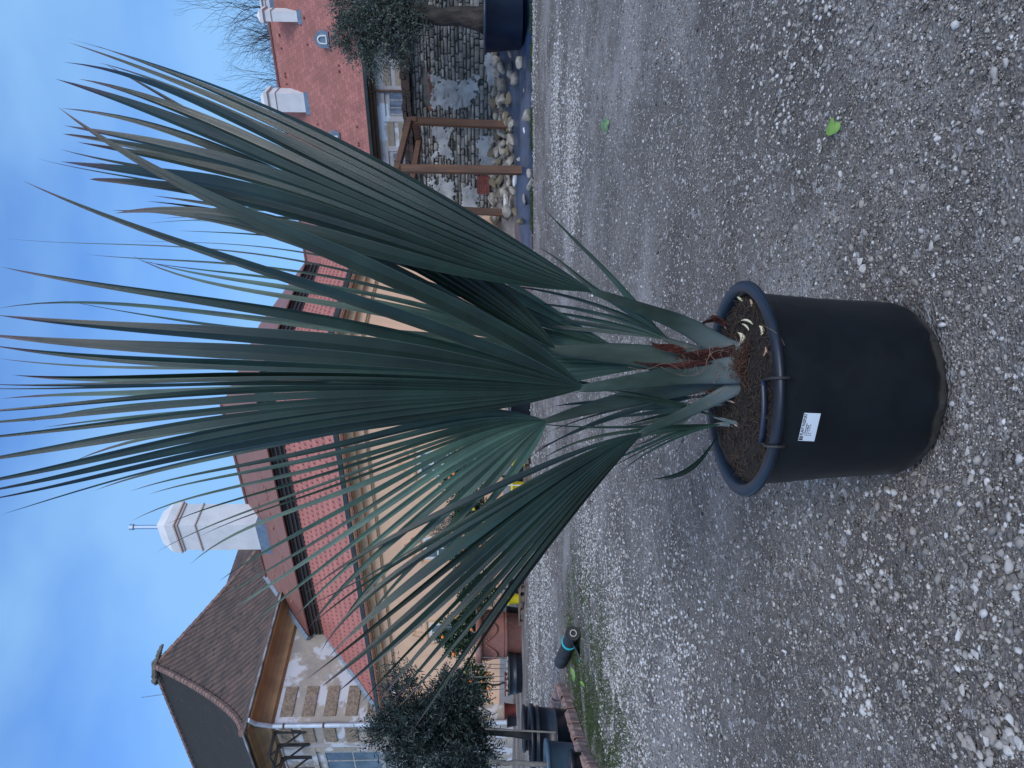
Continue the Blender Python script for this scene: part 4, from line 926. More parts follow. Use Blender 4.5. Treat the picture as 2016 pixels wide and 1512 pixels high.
bare(488, 60, 61, 1, 31, 'bare tree rising directly behind the pair of white chimneys')
bare(500, 85, 66, 1, 8, 'thin bare tree just left of the rear white chimney')
bare(470, 10, 64, 1, 12, 'bare tree top behind the pair of white chimneys at far right')
bare(500, 175, 60, 1, 21, 'low bare tree behind the ridge close to the single chimney')
# ---- grass, moss tufts and weeds ----
def tufts(name, pts, hgt, label, dens, mt):
    P = np.array(pts); n = len(P); D = rvec(n)*.55+[0, 0, 1]; leaf_mesh(name, P, D, rvec(n), rng.uniform(.6, 1.3, n)*hgt, hgt*.16, mt); o = bpy.data.objects[name]; tag(o, label, 'grass', kind='stuff')
M['moss'] = mat('short_green_grass', (.055, .092, .026), (.035, .06, .02), 3, .7, rnd=.5, transl=.2)
pts = []
r = random.Random(9)
cent = [on_ground(x, y) for x, y in [(1150, 1380), (1165, 1410), (1178, 1440), (1190, 1470), (1160, 1350), (1140, 1335), (1130, 1320), (1205, 1450), (1215, 1380), (1185, 1320), (1130, 1290), (1240, 1500), (1120, 1235), (1150, 1215), (1210, 1490), (1200, 1340)]]
while len(pts) < 12000:
    c = r.choice(cent[:11]) if r.random() < .75 else r.choice(cent); x, y = c[0]+r.gauss(0, .22), c[1]+r.gauss(0, .35)
    if noise.noise(Vector((x*3, y*3, 1))) < -.1: continue
    pts.append((x, y, relief(x, y)))
tufts('grass', pts, .028, 'short green grass and moss growing among the gravel by the edging tiles', 1, M['moss'])
pts = []
while len(pts) < 5000:
    x = r.uniform(2.2, 16); y = 17.38+r.gauss(0, .07)
    if noise.noise(Vector((x*1.1, 0, 4))) < -.05: continue
    pts.append((x, y, 0))
tufts('weeds', pts, .07, 'thin line of green weeds along the edge of the black sheet', 1, M['moss'])
# ---- fallen leaves ----
def fallen(px, py, size, ang, mt, label, heart=True):
    P = on_ground(px, py); P = np.array([P[0], P[1], relief(P[0], P[1])+.004]); n = 22; V = [P+[0, 0, .004+size*.35]]
    for k in range(n):
        a = 2*math.pi*k/n; r_ = size*((1-.62*math.exp(-((a-math.pi)/.33)**2))*(.86+.14*abs(math.cos(a))) if heart else 1-.62*abs(math.sin(a)))*(1+.04*math.sin(5*a))
        yy_ = r_*math.sin(a+ang); V.append(P+[r_*math.cos(a+ang), yy_*.8, .010+size*.35+yy_*.5+.004*math.sin(2*a+1)])
    m = MB(); m.add(V, [(0, 1+k, 1+(k+1) % n) for k in range(n)]); o = m.build('fallen_leaf', mt, loc=tuple(P), smooth=True); md = o.modifiers.new('s', 'SOLIDIFY'); md.thickness = .0012
    tag(o, label, 'leaf')
lg = mat('fresh_green_leaf', (.16, .33, .07), (.12, .26, .05), 30, .5); ld = mat('dull_green_leaf', (.07, .16, .08), (.14, .25, .11), 30, .6)
fallen(1655, 249, .027, 2.4, lg, 'fresh light green heart shaped leaf lying on the gravel'); fallen(1200, 247, .062, 1.0, ld, 'darker green leaf curled on the gravel further back')
fallen(1135, 1328, .09, .3, lg, 'long pale green leaf on the moss beside the fabric roll', False); fallen(1153, 1347, .05, 1.2, lg, 'small pale green leaf on the moss near the edging corner', False)
fallen(1556, 1285, .012, .5, M['rock_white'], 'small pale yellow leaf on the gravel at lower left', False)
# ================= pot =================
PX, PY = -.012, 1.95
pot_ = thing('black_pot', (PX, PY, 0), 'large black plastic nursery pot with thick rim holding the blue green fan palm', 'plant pot')
def dents(a, z):
    k = sstep(0, .05, z)*(1-sstep(.37, .40, z))
    return k*(.0035*noise.noise(Vector((math.cos(a)*2.2, math.sin(a)*2.2, z*7)))+.0012*noise.noise(Vector((math.cos(a)*7, math.sin(a)*7, z*22)))) + (.006*noise.noise(Vector((math.cos(a)*3, math.sin(a)*3, 4))) if z < .045 else 0)
def rbody(z): return .226+.023*(z-.05)/.36
prof = [(.150, .0), (.192, .0), (.203, .004), (.211, .014), (.218, .028), (.2235, .042), (rbody(.055), .055)]+[(rbody(z), z) for z in np.linspace(.07, .412, 24)]+[(.2495, .416), (.266, .419), (.2765, .422), (.281, .427), (.281, .433), (.277, .439), (.269, .442), (.258, .442), (.251, .439), (.2475, .432), (.2455, .38)]
def x_pot(N, L, p, mpn, c, mixc, ramp, noi):
    g = N.new('ShaderNodeTexCoord'); s = N.new('ShaderNodeSeparateXYZ'); L.new(g.outputs['Object'], s.inputs[0])
    a = N.new('ShaderNodeMath'); a.operation = 'MULTIPLY_ADD'; a.inputs[1].default_value = .06; L.new(noi(9, 6).outputs[0], a.inputs[0]); L.new(s.outputs['Z'], a.inputs[2])
    f = ramp(a.outputs[0], .058, .068, (1, 1, 1, 1), (0, 0, 0, 1))
    x = N.new('ShaderNodeMath'); x.operation = 'MULTIPLY'; L.new(f, x.inputs[0]); L.new(ramp(noi(14, 6).outputs[0], .38, .52, (.35, .35, .35, 1), (1, 1, 1, 1)), x.inputs[1])
    c = mixc(x.outputs[0], c, (.060, .055, .047))
    rr = N.new('ShaderNodeMath'); rr.operation = 'MULTIPLY_ADD'; rr.inputs[1].default_value = .35; rr.inputs[2].default_value = .26; L.new(noi(7, 6).outputs[0], rr.inputs[0]); L.new(rr.outputs[0], p.inputs['Roughness'])
    # faint highlights painted into the colour as paler smears
    return mixc(ramp(noi(5, 8, .7).outputs[0], .50, .70, (0, 0, 0, 1), (.35, .35, .35, 1)), c, (.010, .016, .020))
PM = mat('worn_black_plastic', (.0035, .0065, .010), (.0022, .0042, .0070), 6, .38, .2, 12, spec=.5, extra=x_pot, bdist=.006)
MB().lathe([q for q in prof if q[1] <= .4165 and q[1] != .38], (PX, PY, 0), 120, dents).build('wall', PM, pot_, smooth=True)
MB().lathe([(.2497, .4155)]+[q for q in prof if q[1] > .4165 or q[1] == .38], (PX, PY, 0), 120).build('rim', mat('rim_plastic', (.010, .019, .034), (.007, .013, .025), 5, .42, .15, 25, spec=.4, bdist=.004), pot_, smooth=True)
# drain holes at the foot
for px, py in ((1860, 802), (1842, 664)):
    X = at(px, py, 1.75)[0]-PX; a = math.asin(max(-1, min(1, X/.222))); q = (PX+.2215*math.sin(a), PY-.2215*math.cos(a), .034)
    m = MB(); m.add([np.array(q)+[.009*math.cos(k)*math.cos(a), .009*math.cos(k)*math.sin(a)-.0015, .014*math.sin(k)] for k in np.linspace(0, 5.8, 14)], [tuple(range(14))]); m.build('drain_hole', M['dark'], pot_)
def soilz(X, Y):
    d = math.hypot(X-PX, Y-PY); return .414+.024*(1-min(1, d/.25)**2)+.012*noise.noise(Vector((X*16, Y*16, 1)))+.007*noise.noise(Vector((X*50, Y*50, 4)))
def fn(u, v):
    r_ = .2468*v**.8; a = 2*math.pi*u; x, y = PX+r_*math.cos(a), PY+r_*math.sin(a); z = soilz(x, y) + (.015 if (math.sin(a) > .1 and -.9 < math.cos(a) < .0 and v > .8) else 0)
    return (x, y, z if v < .97 else .41)
MB().grid(fn, 150, 34).build('soil', M['soil'], pot_, smooth=True)
def on_soil(x, y):
    d = ray(x, y)
    for k in range(900):
        Y = 1.6+k*.0006; P = CAM+d*(Y/d[1])
        if P[2] <= soilz(P[0], P[1]): return P
    return P
M['root'] = mat('dry_brown_roots', (.060, .040, .028), (.022, .015, .012), 30, .9)
rt = MB(); r = random.Random(3)
for i in range(460):
    a, q = r.uniform(0, 6.283), .24*math.sqrt(r.random()); x, y = PX+q*math.cos(a), PY+q*math.sin(a); d = r.uniform(0, 6.28); L_ = r.uniform(.01, .05)*(1.6 if x > .02 else 1); cv = r.uniform(-1.6, 1.6); pts = []
    for k in range(7):
        pts.append((x, y, soilz(x, y)+.002+r.uniform(.0, .006)+.008*math.sin(k/6*3.14)*r.random())); x += math.cos(d)*L_/6; y += math.sin(d)*L_/6; d += cv/3
        if math.hypot(x-PX, y-PY) > .247: break
    if len(pts) > 2: rt.tube(pts, r.uniform(.0005, .0013), 4, cap=False)
rt.build('roots', M['root'], pot_)['kind'] = 'stuff'
cl = MB()
for i in range(900):
    a, q = r.uniform(0, 6.283), .24*math.sqrt(r.random()); x, y = PX+q*math.cos(a), PY+q*math.sin(a); s = r.uniform(.0015, .007)
    cl.add(T1[i % 14]*s*np.array([1.3, .7, .6 if i % 3 else 1.1])+[x, y, soilz(x, y)+s*.4], I1[1])
cl.build('crumbs', mat('bark_crumbs', (.030, .022, .017), (.007, .0055, .005), 90, .95, col3=(.13, .10, .075), scale3=34, lo3=.66, hi3=.68), pot_)['kind'] = 'stuff'
# handle: hinged bar above the soil held by two loops over the rim
ha, hb = at(1503, 748, 1.765), at(1499, 871, 1.775)
hm = MB(); n = 9; pts = [ha*(1-k/n)+hb*k/n+np.array([0, -.012*math.sin(k/n*math.pi), 0]) for k in range(n+1)]
hm.tube(pts, .0075, 10, flat=.7); bar = hm.build('handle', M['navypot'], pot_, smooth=True)
for P, sx in ((ha, 1), (hb, -1)):
    Xr = P[0]+(.004*sx); yy = lambda r_: PY-math.sqrt(r_*r_-(Xr-PX)**2)
    m = MB(); m.tube([P+[0, 0, -.002], (Xr, yy(.262), .450), (Xr, yy(.283), .444), (Xr, yy(.288), .425), (Xr, yy(.262), .400)], .0045, 8, flat=.7); m.build('handle_loop', M['dark'], pot_, smooth=True)
# sticker wrapped on the wall
def on_pot(x, y, off=.0012):
    d = ray(x, y); o = CAM-np.array([PX, PY, 0]); r_ = .245
    for k in range(6):
        A = d[0]**2+d[1]**2; B = 2*(o[0]*d[0]+o[1]*d[1]); C = o[0]**2+o[1]**2-(r_+off)**2
        t = (-B-math.sqrt(B*B-4*A*C))/(2*A); P = CAM+d*t; a = math.atan2(P[1]-PY, P[0]-PX); r_ = rbody(P[2])+dents(a, P[2])
    return P
TLc, TRc, BRc, BLc = (1571, 867.4), (1583.5, 812.7), (1616, 814), (1603, 869)
def lab(u, v, off=.0012):
    a = np.array(TLc)*(1-u)+np.array(TRc)*u; b = np.array(BLc)*(1-u)+np.array(BRc)*u; q = a*(1-v)+b*v; return on_pot(q[0], q[1], off)
stk = MB().grid(lambda u, v: lab(u, v), 16, 8).build('sticker', mat('pale_blue_white_paper', (.62, .70, .80), None, 3, .5), pot_)
def text(name, s, u0, v0, hgt, mt, width=None):
    cu = bpy.data.curves.new('t', 'FONT'); cu.body = s; cu.size = 1; cu.offset = .022; cu.resolution_u = 3; to = bpy.data.objects.new('t', cu); COL.objects.link(to)
    dg = bpy.context.evaluated_depsgraph_get(); me = bpy.data.meshes.new_from_object(to.evaluated_get(dg)); bpy.data.objects.remove(to)
    xs = [v.co.x for v in me.vertices]; w = max(xs)-min(xs); AS = .55*.8
    sc_ = hgt*.8/.7*AS if width is None else width/w
    V = [lab(u0+(v.co.x-min(xs))*sc_, v0-v.co.y*hgt/.7, .0019) for v in me.vertices]; F = [tuple(p.vertices) for p in me.polygons]
    MB().add(V, F).build(name, mt, stk)
ink = mat('dark_ink', (.015, .02, .035), None, 3, .7)
text('lettering', 'PLANT PASSPORT', .20, .215, .18, ink, .77)
text('lettering', 'A  Washingtonia filifera', .20, .345, .075, ink, .43); text('lettering', 'B  IT-19-08082', .19, .47, .08, ink, .38)
text('lettering', 'C  IT 1  D  W  2 8', .19, .59, .08, ink, .40); text('lettering', 'D  IT', .19, .71, .08, ink, .10)
for u0, u1 in ((.025, .075), (.09, .125), (.14, .165)): MB().grid(lambda u, v: lab(u0+(u1-u0)*u, .03+.235*v, .0018), 4, 3).build('printed_block', ink, stk)
# pale shell slivers on the soil
def sliver(px, py, L_, w, ang, curl, mt, label):
    P = on_soil(px, py); m = MB(); n = 12
    def fn(u, v):
        t = (u-.5)*2; th = t*curl; x = L_*.5*math.sin(th)/max(.3, math.sin(curl)); y = L_*.5*(1-math.cos(th)); ww = w*(1-t*t)**.6*(v-.5); y += ww
        y -= L_*.5*(1-math.cos(curl))*.5
        ca, sa = math.cos(ang), math.sin(ang); X_, Z_ = x*ca-y*sa, x*sa+y*ca; return P+np.array([X_, Z_*.5-.004*math.sin(v*3.14), Z_*.85+.55*w+.3*L_*abs(sa)+.002])
    o = m.grid(fn, n, 4).build('shell_sliver', mt, loc=tuple(P), smooth=True); md = o.modifiers.new('s', 'SOLIDIFY'); md.thickness = .0015
    tag(o, label, 'shell', 'pale shells on the potting soil')
cr_ = mat('creamy_shell', (.62, .60, .42), (.55, .53, .40), 20, .7); cr2 = mat('tan_shell', (.42, .30, .22), (.34, .24, .18), 20, .8)
for a in ((1466, 666, .032, .014, .1, 1.35, cr_, 'largest cream crescent shell nearest the palm base'), (1482, 633, .030, .007, 1.2, .9, cr_, 'slim cream shell, upper one of the crossed pair'), (1476, 643, .024, .006, .8, .8, cr_, 'thin cream shell leaning against the crossed pair'),
          (1506, 650, .024, .010, .2, 1.1, cr_, 'cream crescent shell closest to the front rim'), (1464, 588, .020, .008, .8, .5, cr_, 'small white shell near the right side of the rim'), (1484, 596, .018, .007, .2, .8, cr2, 'tan curved shell near the right side of the rim'),
          (1427, 626, .016, .006, .4, .4, cr_, 'tiny white shell at the back of the soil'), (1433, 643, .014, .007, .4, .4, cr2, 'tiny tan shell by the dry brown sheath'), (1513, 692, .022, .008, -.2, 1.0, cr2, 'brownish curved shell beside the front rim'),
          (1446, 790, .026, .006, 1.3, .6, cr2, 'thin forked tan shell left of the palm base'), (1456, 838, .016, .005, 1.0, .4, cr2, 'small brown shell on the left half of the soil')): sliver(*a)
# ================= palm =================
def leafmat(name, c1, c2, rough=.34, tr=.10):
    def x(N, L, p, mpn, c, mixc, ramp, noi):
        u = N.new('ShaderNodeUVMap'); u.uv_map = 'UVMap'; s = N.new('ShaderNodeSeparateXYZ'); L.new(u.outputs[0], s.inputs[0])
        cb = N.new('ShaderNodeCombineXYZ')
        a = N.new('ShaderNodeMath'); a.operation = 'MULTIPLY'; a.inputs[1].default_value = 14; L.new(s.outputs['X'], a.inputs[0]); L.new(a.outputs[0], cb.inputs[0])
        b = N.new('ShaderNodeMath'); b.operation = 'MULTIPLY'; b.inputs[1].default_value = 1.5; L.new(s.outputs['Y'], b.inputs[0]); L.new(b.outputs[0], cb.inputs[1])
        n = N.new('ShaderNodeTexNoise'); n.inputs['Scale'].default_value = 1.6; n.inputs['Detail'].default_value = 4; L.new(cb.outputs[0], n.inputs['Vector'])
        c = mixc(1., c, ramp(n.outputs[0], .3, .7, (.68, .68, .70, 1), (1.3, 1.3, 1.28, 1)), 'MULTIPLY')
        # pale margins, purple brown dry tips
        e = N.new('ShaderNodeMath'); e.operation = 'PINGPONG'; e.inputs[1].default_value = 1.0; L.new(s.outputs['X'], e.inputs[0])
        k = N.new('ShaderNodeMath'); k.operation = 'MULTIPLY'; L.new(ramp(e.outputs[0], .0, .09, (1, 1, 1, 1), (0, 0, 0, 1)), k.inputs[0]); k.inputs[1].default_value = .35
        c = mixc(k.outputs[0], c, (.13, .20, .19))
        f = N.new('ShaderNodeMath'); f.operation = 'MULTIPLY_ADD'; f.inputs[1].default_value = .10; L.new(noi(9, 3).outputs[0], f.inputs[0]); L.new(s.outputs['Y'], f.inputs[2])
        c = mixc(ramp(f.outputs[0], .955, 1.01), c, (.050, .028, .040))
        bp = N.new('ShaderNodeBump'); bp.inputs['Strength'].default_value = .35; bp.inputs['Distance'].default_value = .002; L.new(n.outputs[0], bp.inputs['Height']); L.new(bp.outputs[0], p.inputs['Normal'])
        return c
    return mat(name, c1, c2, 6, rough, extra=x, transl=tr, spec=.55, rnd=.5)
LM = {'dark': leafmat('blue_green_palm_leaf', (.0125, .034, .0265), (.0075, .021, .017)), 'mid': leafmat('green_palm_leaf', (.024, .058, .042), (.015, .038, .029)), 'pale': leafmat('pale_glaucous_palm_leaf', (.064, .128, .100), (.040, .086, .070), .45)}
def x_pet(N, L, p, mpn, c, mixc, ramp, noi):
    g = N.new('ShaderNodeTexCoord'); s = N.new('ShaderNodeSeparateXYZ'); L.new(g.outputs['Object'], s.inputs[0])
    a = N.new('ShaderNodeMath'); a.operation = 'MULTIPLY_ADD'; a.inputs[1].default_value = .12; L.new(noi(6, 4).outputs[0], a.inputs[0]); L.new(s.outputs['Z'], a.inputs[2])
    c = mixc(.8, c, ramp(noi(34, 5).outputs[0], .35, .68, (.62, .62, .60, 1), (1.15, 1.15, 1.15, 1)), 'MULTIPLY')
    return mixc(ramp(a.outputs[0], .06, .26, (.85, .85, .85, 1), (0, 0, 0, 1)), c, (.098, .128, .143))   # glaucous bloom at the foot of the stalks
SM = mat('green_petiole', (.040, .070, .058), (.026, .048, .040), 9, .5, .2, 30, stretch=(1, 1, .25), extra=x_pet, bdist=.004)
palm = thing('fan_palm', (.03, 1.99, .42), 'tall blue green fan palm with long split leaves growing in the black pot', 'palm')
def catmull(P, n):
    P = [np.array(p, float) for p in P]; Q = [2*P[0]-P[1]]+P+[2*P[-1]-P[-2]]; out = []
    for i in range(1, len(Q)-2):
        for k in range(12):
            t = k/12; a, b, c, d = Q[i-1], Q[i], Q[i+1], Q[i+2]
            out.append(.5*((2*b)+(-a+c)*t+(2*a-5*b+4*c-d)*t*t+(-a+3*b-3*c+d)*t**3))
    out.append(P[-1]); out = np.array(out); L_ = np.concatenate([[0], np.cumsum(np.linalg.norm(np.diff(out, axis=0), axis=1))])
    s = np.linspace(0, L_[-1], n); return np.stack([np.interp(s, L_, out[:, k]) for k in range(out.shape[1])], 1), L_[-1]
NST = 30
fan_n = [0]
def fan(H, ribs, mt='dark', split=.5, fold=.35, wmax=.030, prong=None, extra=None, seed=0, bulge=.06, endw=.5, petiole=None, wfree=1.0, back=False):
    """H = hub (x, y, depth). ribs = list of (points from hub outwards in photo pixels, depth at tip, extra ribs to the next)"""
    r = np.random.default_rng(seed+77); C = []
    def mk(pts, Yt):
        n = len(pts); L_ = np.cumsum([0]+[math.hypot(b[0]-a[0], b[1]-a[1]) for a, b in zip([H[:2]]+list(pts[:-1]), pts)]); L_ = L_/L_[-1]
        P = [at(H[0], H[1], H[2])]+[at(p[0], p[1], H[2]+(Yt-H[2])*l+bulge*math.sin(l*math.pi)*(-1)) for p, l in zip(pts, L_[1:])]
        Q = catmull(P, NST)[0]; x_ = np.linspace(0, 1, NST); wt = np.ones(NST); wt[0] = 60; wt[-1] = 12
        Q = np.stack([np.polyval(np.polyfit(x_, Q[:, k], 4 if L_[-1] and len(P) > 5 else 3, w=wt), x_) for k in range(3)], 1); Q[0] = P[0]
        return Q
    K = [mk(p, y) for p, y, _ in ribs]
    for i in range(len(K)):
        C.append(K[i])
        if i < len(K)-1:
            e = ribs[i][2]
            for q in range(max(e, 0)):
                f = (q+1)/(e+1); c = K[i]*(1-f)+K[i+1]*f
                cut = r.uniform(.88, 1.03); idx = np.linspace(0, (NST-1)*cut, NST); c = np.stack([np.interp(idx, np.arange(NST), c[:, k]) for k in range(3)], 1)
                w = r.normal(0, .015, 3)*np.array([1, 1.4, .2]); c = c+np.outer(np.linspace(0, 1, NST)**2.2, w); C.append(c)
    n = len(C); U = np.linspace(0, 1, NST); V = []; F = []; UV = []
    T = [np.gradient(c, axis=0) for c in C]; T = [t/(np.linalg.norm(t, axis=1)[:, None]+1e-9) for t in T]
    def half(i, j):
        """half vector from rib i to neighbour j, outwards"""
        if 0 <= j < n: return (C[j]-C[i])/2
        k = i-(j-i)
        return (C[i]-C[k])/2 if 0 <= k < n else np.outer(U*.03, np.array([1, 0, 0]))*(j-i)
    sp = r.uniform(split-.07, split+.07, n+1); Bd = {}; q = 0
    for _, _, e_ in ribs[:-1]:
        if e_ < 0: sp[q+1] = -e_/100
        q += max(e_, 0)+1
    for g in range(n-1):
        D = C[g+1]-C[g]; Tm = T[g]+T[g+1]; nr = np.cross(Tm, D); nr /= np.linalg.norm(nr, axis=1)[:, None]+1e-9; nr *= np.where(nr[:, 1:2] > 0, -1, 1)
        Bd[g] = (C[g]+C[g+1])/2+nr*(np.minimum(np.linalg.norm(D, axis=1), wmax)*.5*fold)[:, None]
    for i in range(n):
        for sd_, j, g in ((-1, i-1, i), (1, i+1, i+1)):
            inner = 0 <= j < n
            if inner: h = Bd[min(i, j)]-C[i]
            else: h = half(i, j); h = h-T[i]*(h*T[i]).sum(1)[:, None]
            w = np.linalg.norm(h, axis=1)+1e-9; dr = h/w[:, None]
            us = sp[g] if inner else sp[g]*.7
            cap_ = wmax*.5*(1.6 if inner else 1.0)
            ks = int(us*(NST-1)); ws = max(min(w[ks], wmax*.55), .005)
            t = np.clip((U-us)/(1-us), 0, 1)
            wf_ = np.minimum(w, np.maximum(cap_, 0))
            f_ = ws*wfree*(1-t**1.35)**.85
            # ease from the fused width into the free blade
            e0 = np.clip(t*6, 0, 1); ww = np.where(U <= us, wf_, wf_[ks]*(1-e0)*(1-t)+f_*e0)
            dr2 = dr.copy()
            for k in range(ks+1, NST): dr2[k] = dr[ks]*.6+dr[k]*.4; dr2[k] /= np.linalg.norm(dr2[k])+1e-9
            e = C[i]+dr2*ww[:, None]; m_ = C[i]*.5+e*.5
            o = len(V)
            for k in range(NST):
                V += [C[i][k], m_[k], e[k]]; UV += [(1, U[k]+i*0), (.5, U[k]), (0, U[k])]
            for k in range(NST-1):
                a = o+k*3
                for q in (0, 1):
                    f = (a+q, a+q+1, a+q+4, a+q+3); F.append(f if sd_ > 0 else f[::-1])
    # pull duplicate uv so that streaks differ between segments
    UV = np.array(UV); seg = np.repeat(np.arange(n*2), NST*3); UV[:, 0] = UV[:, 0]+2*(seg//2)
    rs = np.repeat(np.repeat(r.random(n), 2)*.7+r.random(n*2)*.3, NST*3); o = np_mesh('frond', np.array(V), F, LM[mt], palm, smooth=True, UV=UV, rnd=rs)
    if petiole:
        pts, ws = petiole; q0 = ribs[len(ribs)//2][0][0]; pts = list(pts)+[(H[0]+(q0[0]-H[0])*.45, H[1]+(q0[1]-H[1])*.45, H[2]+.006)]; ws = list(ws)+[1.0]; P = [at(*p) for p in pts]; c, L_ = catmull([np.append(p, w) for p, w in zip(P, ws)], 22); m = MB(); nn = 12
        Tn = np.gradient(c[:, :3], axis=0); Tn /= np.linalg.norm(Tn, axis=1)[:, None]
        for k in range(22):
            A = np.cross(Tn[k], np.array([0, -1, .15])); A /= np.linalg.norm(A); B = np.cross(A, Tn[k]); B = B if B[1] < 0 else -B; w = c[k, 3]/FPX*c[k, 1]
            for q in range(nn):
                a = 2*math.pi*q/nn; x_, y_ = math.cos(a), math.sin(a); y_ = y_*.5 if y_ < 0 else y_*(.12+.10*abs(x_))   # channelled towards the viewer
                m.v.append(tuple(c[k, :3]+A*w*x_+B*w*y_))
        for k in range(21):
            for q in range(nn): a = k*nn+q; b = k*nn+(q+1) % nn; m.f.append([a, b, b+nn, a+nn])
        m.build('petiole', SM, o, smooth=True)
    return o
# --- fan 1: dark, far right ---
fan((1173, 576, 1.88), [
 ([(1100, 530), (1013, 475), (898, 403), (800, 347), (702, 295), (600, 250), (498, 203), (406, 165), (309, 128), (220, 100), (134, 76)], 2.02, 1),
 ([(1100, 535), (1010, 488), (880, 420), (740, 345), (600, 280), (516, 240), (413, 190), (309, 148), (206, 112), (131, 82)], 1.98, 1),
 ([(1100, 542), (1010, 500), (880, 437), (740, 372), (600, 305), (470, 240), (380, 196), (303, 162), (220, 138), (124, 122)], 1.92, 1),
 ([(1100, 552), (1010, 520), (880, 465), (740, 405), (600, 345), (447, 290), (361, 246), (275, 206), (172, 175), (108, 155)], 1.86, 0),
 ([(1100, 558), (1000, 530), (850, 470), (700, 412), (600, 364), (447, 320), (309, 287), (206, 261), (125, 247)], 1.82, 1),
 ([(1100, 563), (950, 525), (800, 474), (700, 432), (600, 402), (500, 378), (413, 366), (309, 345), (206, 329), (120, 318)], 1.76, 1),
 ([(1100, 572), (931, 540), (800, 508), (689, 480), (560, 450), (440, 425), (300, 412), (225, 420)], 1.74, 0)],
 'dark', .62, .38, .044, wfree=1.3, seed=1, petiole=([(1500, 708, 1.925), (1450, 697, 1.94), (1420, 683, 1.95), (1347, 640, 1.95), (1258, 606, 1.91), (1174, 576, 1.88)], (27, 26, 23, 18, 12, 7)))
# --- fan 2: dark, behind ---
fan((1096, 688, 2.02), [
 ([(1029, 611), (964, 553), (898, 505), (800, 448), (640, 380), (516, 300), (406, 215), (311, 205), (205, 125)], 1.98, -35),
 ([(1029, 618), (950, 560), (850, 500), (740, 440), (600, 360), (480, 300), (361, 262), (240, 235), (120, 213)], 2.0, 1),
 ([(1029, 628), (930, 575), (830, 518), (730, 460), (600, 408), (500, 375), (361, 348), (235, 325), (115, 293)], 2.02, 1),
 ([(1035, 640), (920, 590), (800, 530), (676, 455), (516, 400), (361, 366), (200, 340), (72, 312)], 2.05, 0),
 ([(1040, 652), (931, 612), (849, 565), (744, 505), (643, 450), (516, 425), (413, 400), (300, 385)], 2.08, 1),
 ([(1045, 668), (960, 640), (860, 595), (760, 545), (640, 500), (500, 455), (350, 420), (220, 414)], 2.12, 0)],
 'dark', .52, .38, .040, wfree=1.25, seed=2, petiole=([(1450, 712, 2.01), (1400, 712, 2.02), (1317, 707, 2.03), (1228, 697, 2.03), (1139, 691, 2.02), (1096, 687, 2.02)], (20, 24, 25, 21, 15, 9)))
# --- fan 3: the tall central one ---
fan((1152, 764, 1.86), [
 ([(1060, 708), (1000, 655), (866, 588), (740, 532), (640, 492), (564, 463), (430, 402), (296, 327), (192, 261), (113, 210)], 1.66, -16),
 ([(1075, 735), (950, 685), (816, 632), (714, 600), (555, 548), (395, 495), (275, 450), (172, 410), (43, 355)], 1.70, -22),
 ([(1080, 742), (950, 697), (754, 645), (595, 618), (437, 595), (278, 573), (119, 541), (0, 525)], 1.74, -38),
 ([(1080, 748), (960, 720), (794, 690), (595, 671), (397, 657), (198, 639), (-10, 620)], 1.72, -45),
 ([(1085, 752), (970, 738), (800, 718), (635, 702), (397, 690), (198, 678), (0, 661), (-50, 656)], 1.70, 0),
 ([(1085, 754), (1000, 746), (820, 733), (556, 722), (397, 716), (238, 708), (119, 697), (-30, 678)], 1.72, 0),
 ([(1090, 756), (960, 750), (760, 744), (600, 738), (400, 738), (200, 748), (20, 738)], 1.74, 1),
 ([(1090, 762), (900, 757), (675, 754), (476, 755), (317, 760), (159, 766), (0, 764), (-80, 764)], 1.70, 1),
 ([(1090, 765), (850, 768), (640, 768), (436, 768), (317, 778), (159, 799), (0, 809), (-110, 815)], 1.68, 1),
 ([(1090, 768), (900, 779), (675, 786), (516, 798), (357, 817), (198, 840), (0, 853), (-120, 868)], 1.66, 0),
 ([(1090, 771), (900, 785), (700, 797), (516, 814), (357, 837), (198, 866), (0, 898), (-100, 915)], 1.66, 0),
 ([(1090, 774), (900, 790), (675, 804), (476, 841), (317, 877), (159, 912), (0, 932), (-120, 962)], 1.68, 0),
 ([(1090, 778), (900, 798), (675, 822), (476, 857), (317, 891), (159, 928), (0, 956), (-80, 975)], 1.71, 0),
 ([(1090, 782), (900, 808), (675, 838), (476, 873), (317, 909), (159, 944), (0, 974), (-60, 990)], 1.75, 0),
 ([(1090, 785), (900, 815), (675, 849), (476, 883), (317, 923), (159, 962), (0, 1014)], 1.80, 0)],
 'dark', .52, .42, .038, wfree=1.2, seed=3, bulge=.05, petiole=([(1505, 724, 1.905), (1450, 728, 1.915), (1420, 730, 1.925), (1347, 737, 1.925), (1258, 750, 1.89), (1152, 764, 1.86)], (27, 29, 27, 21, 16, 8)))
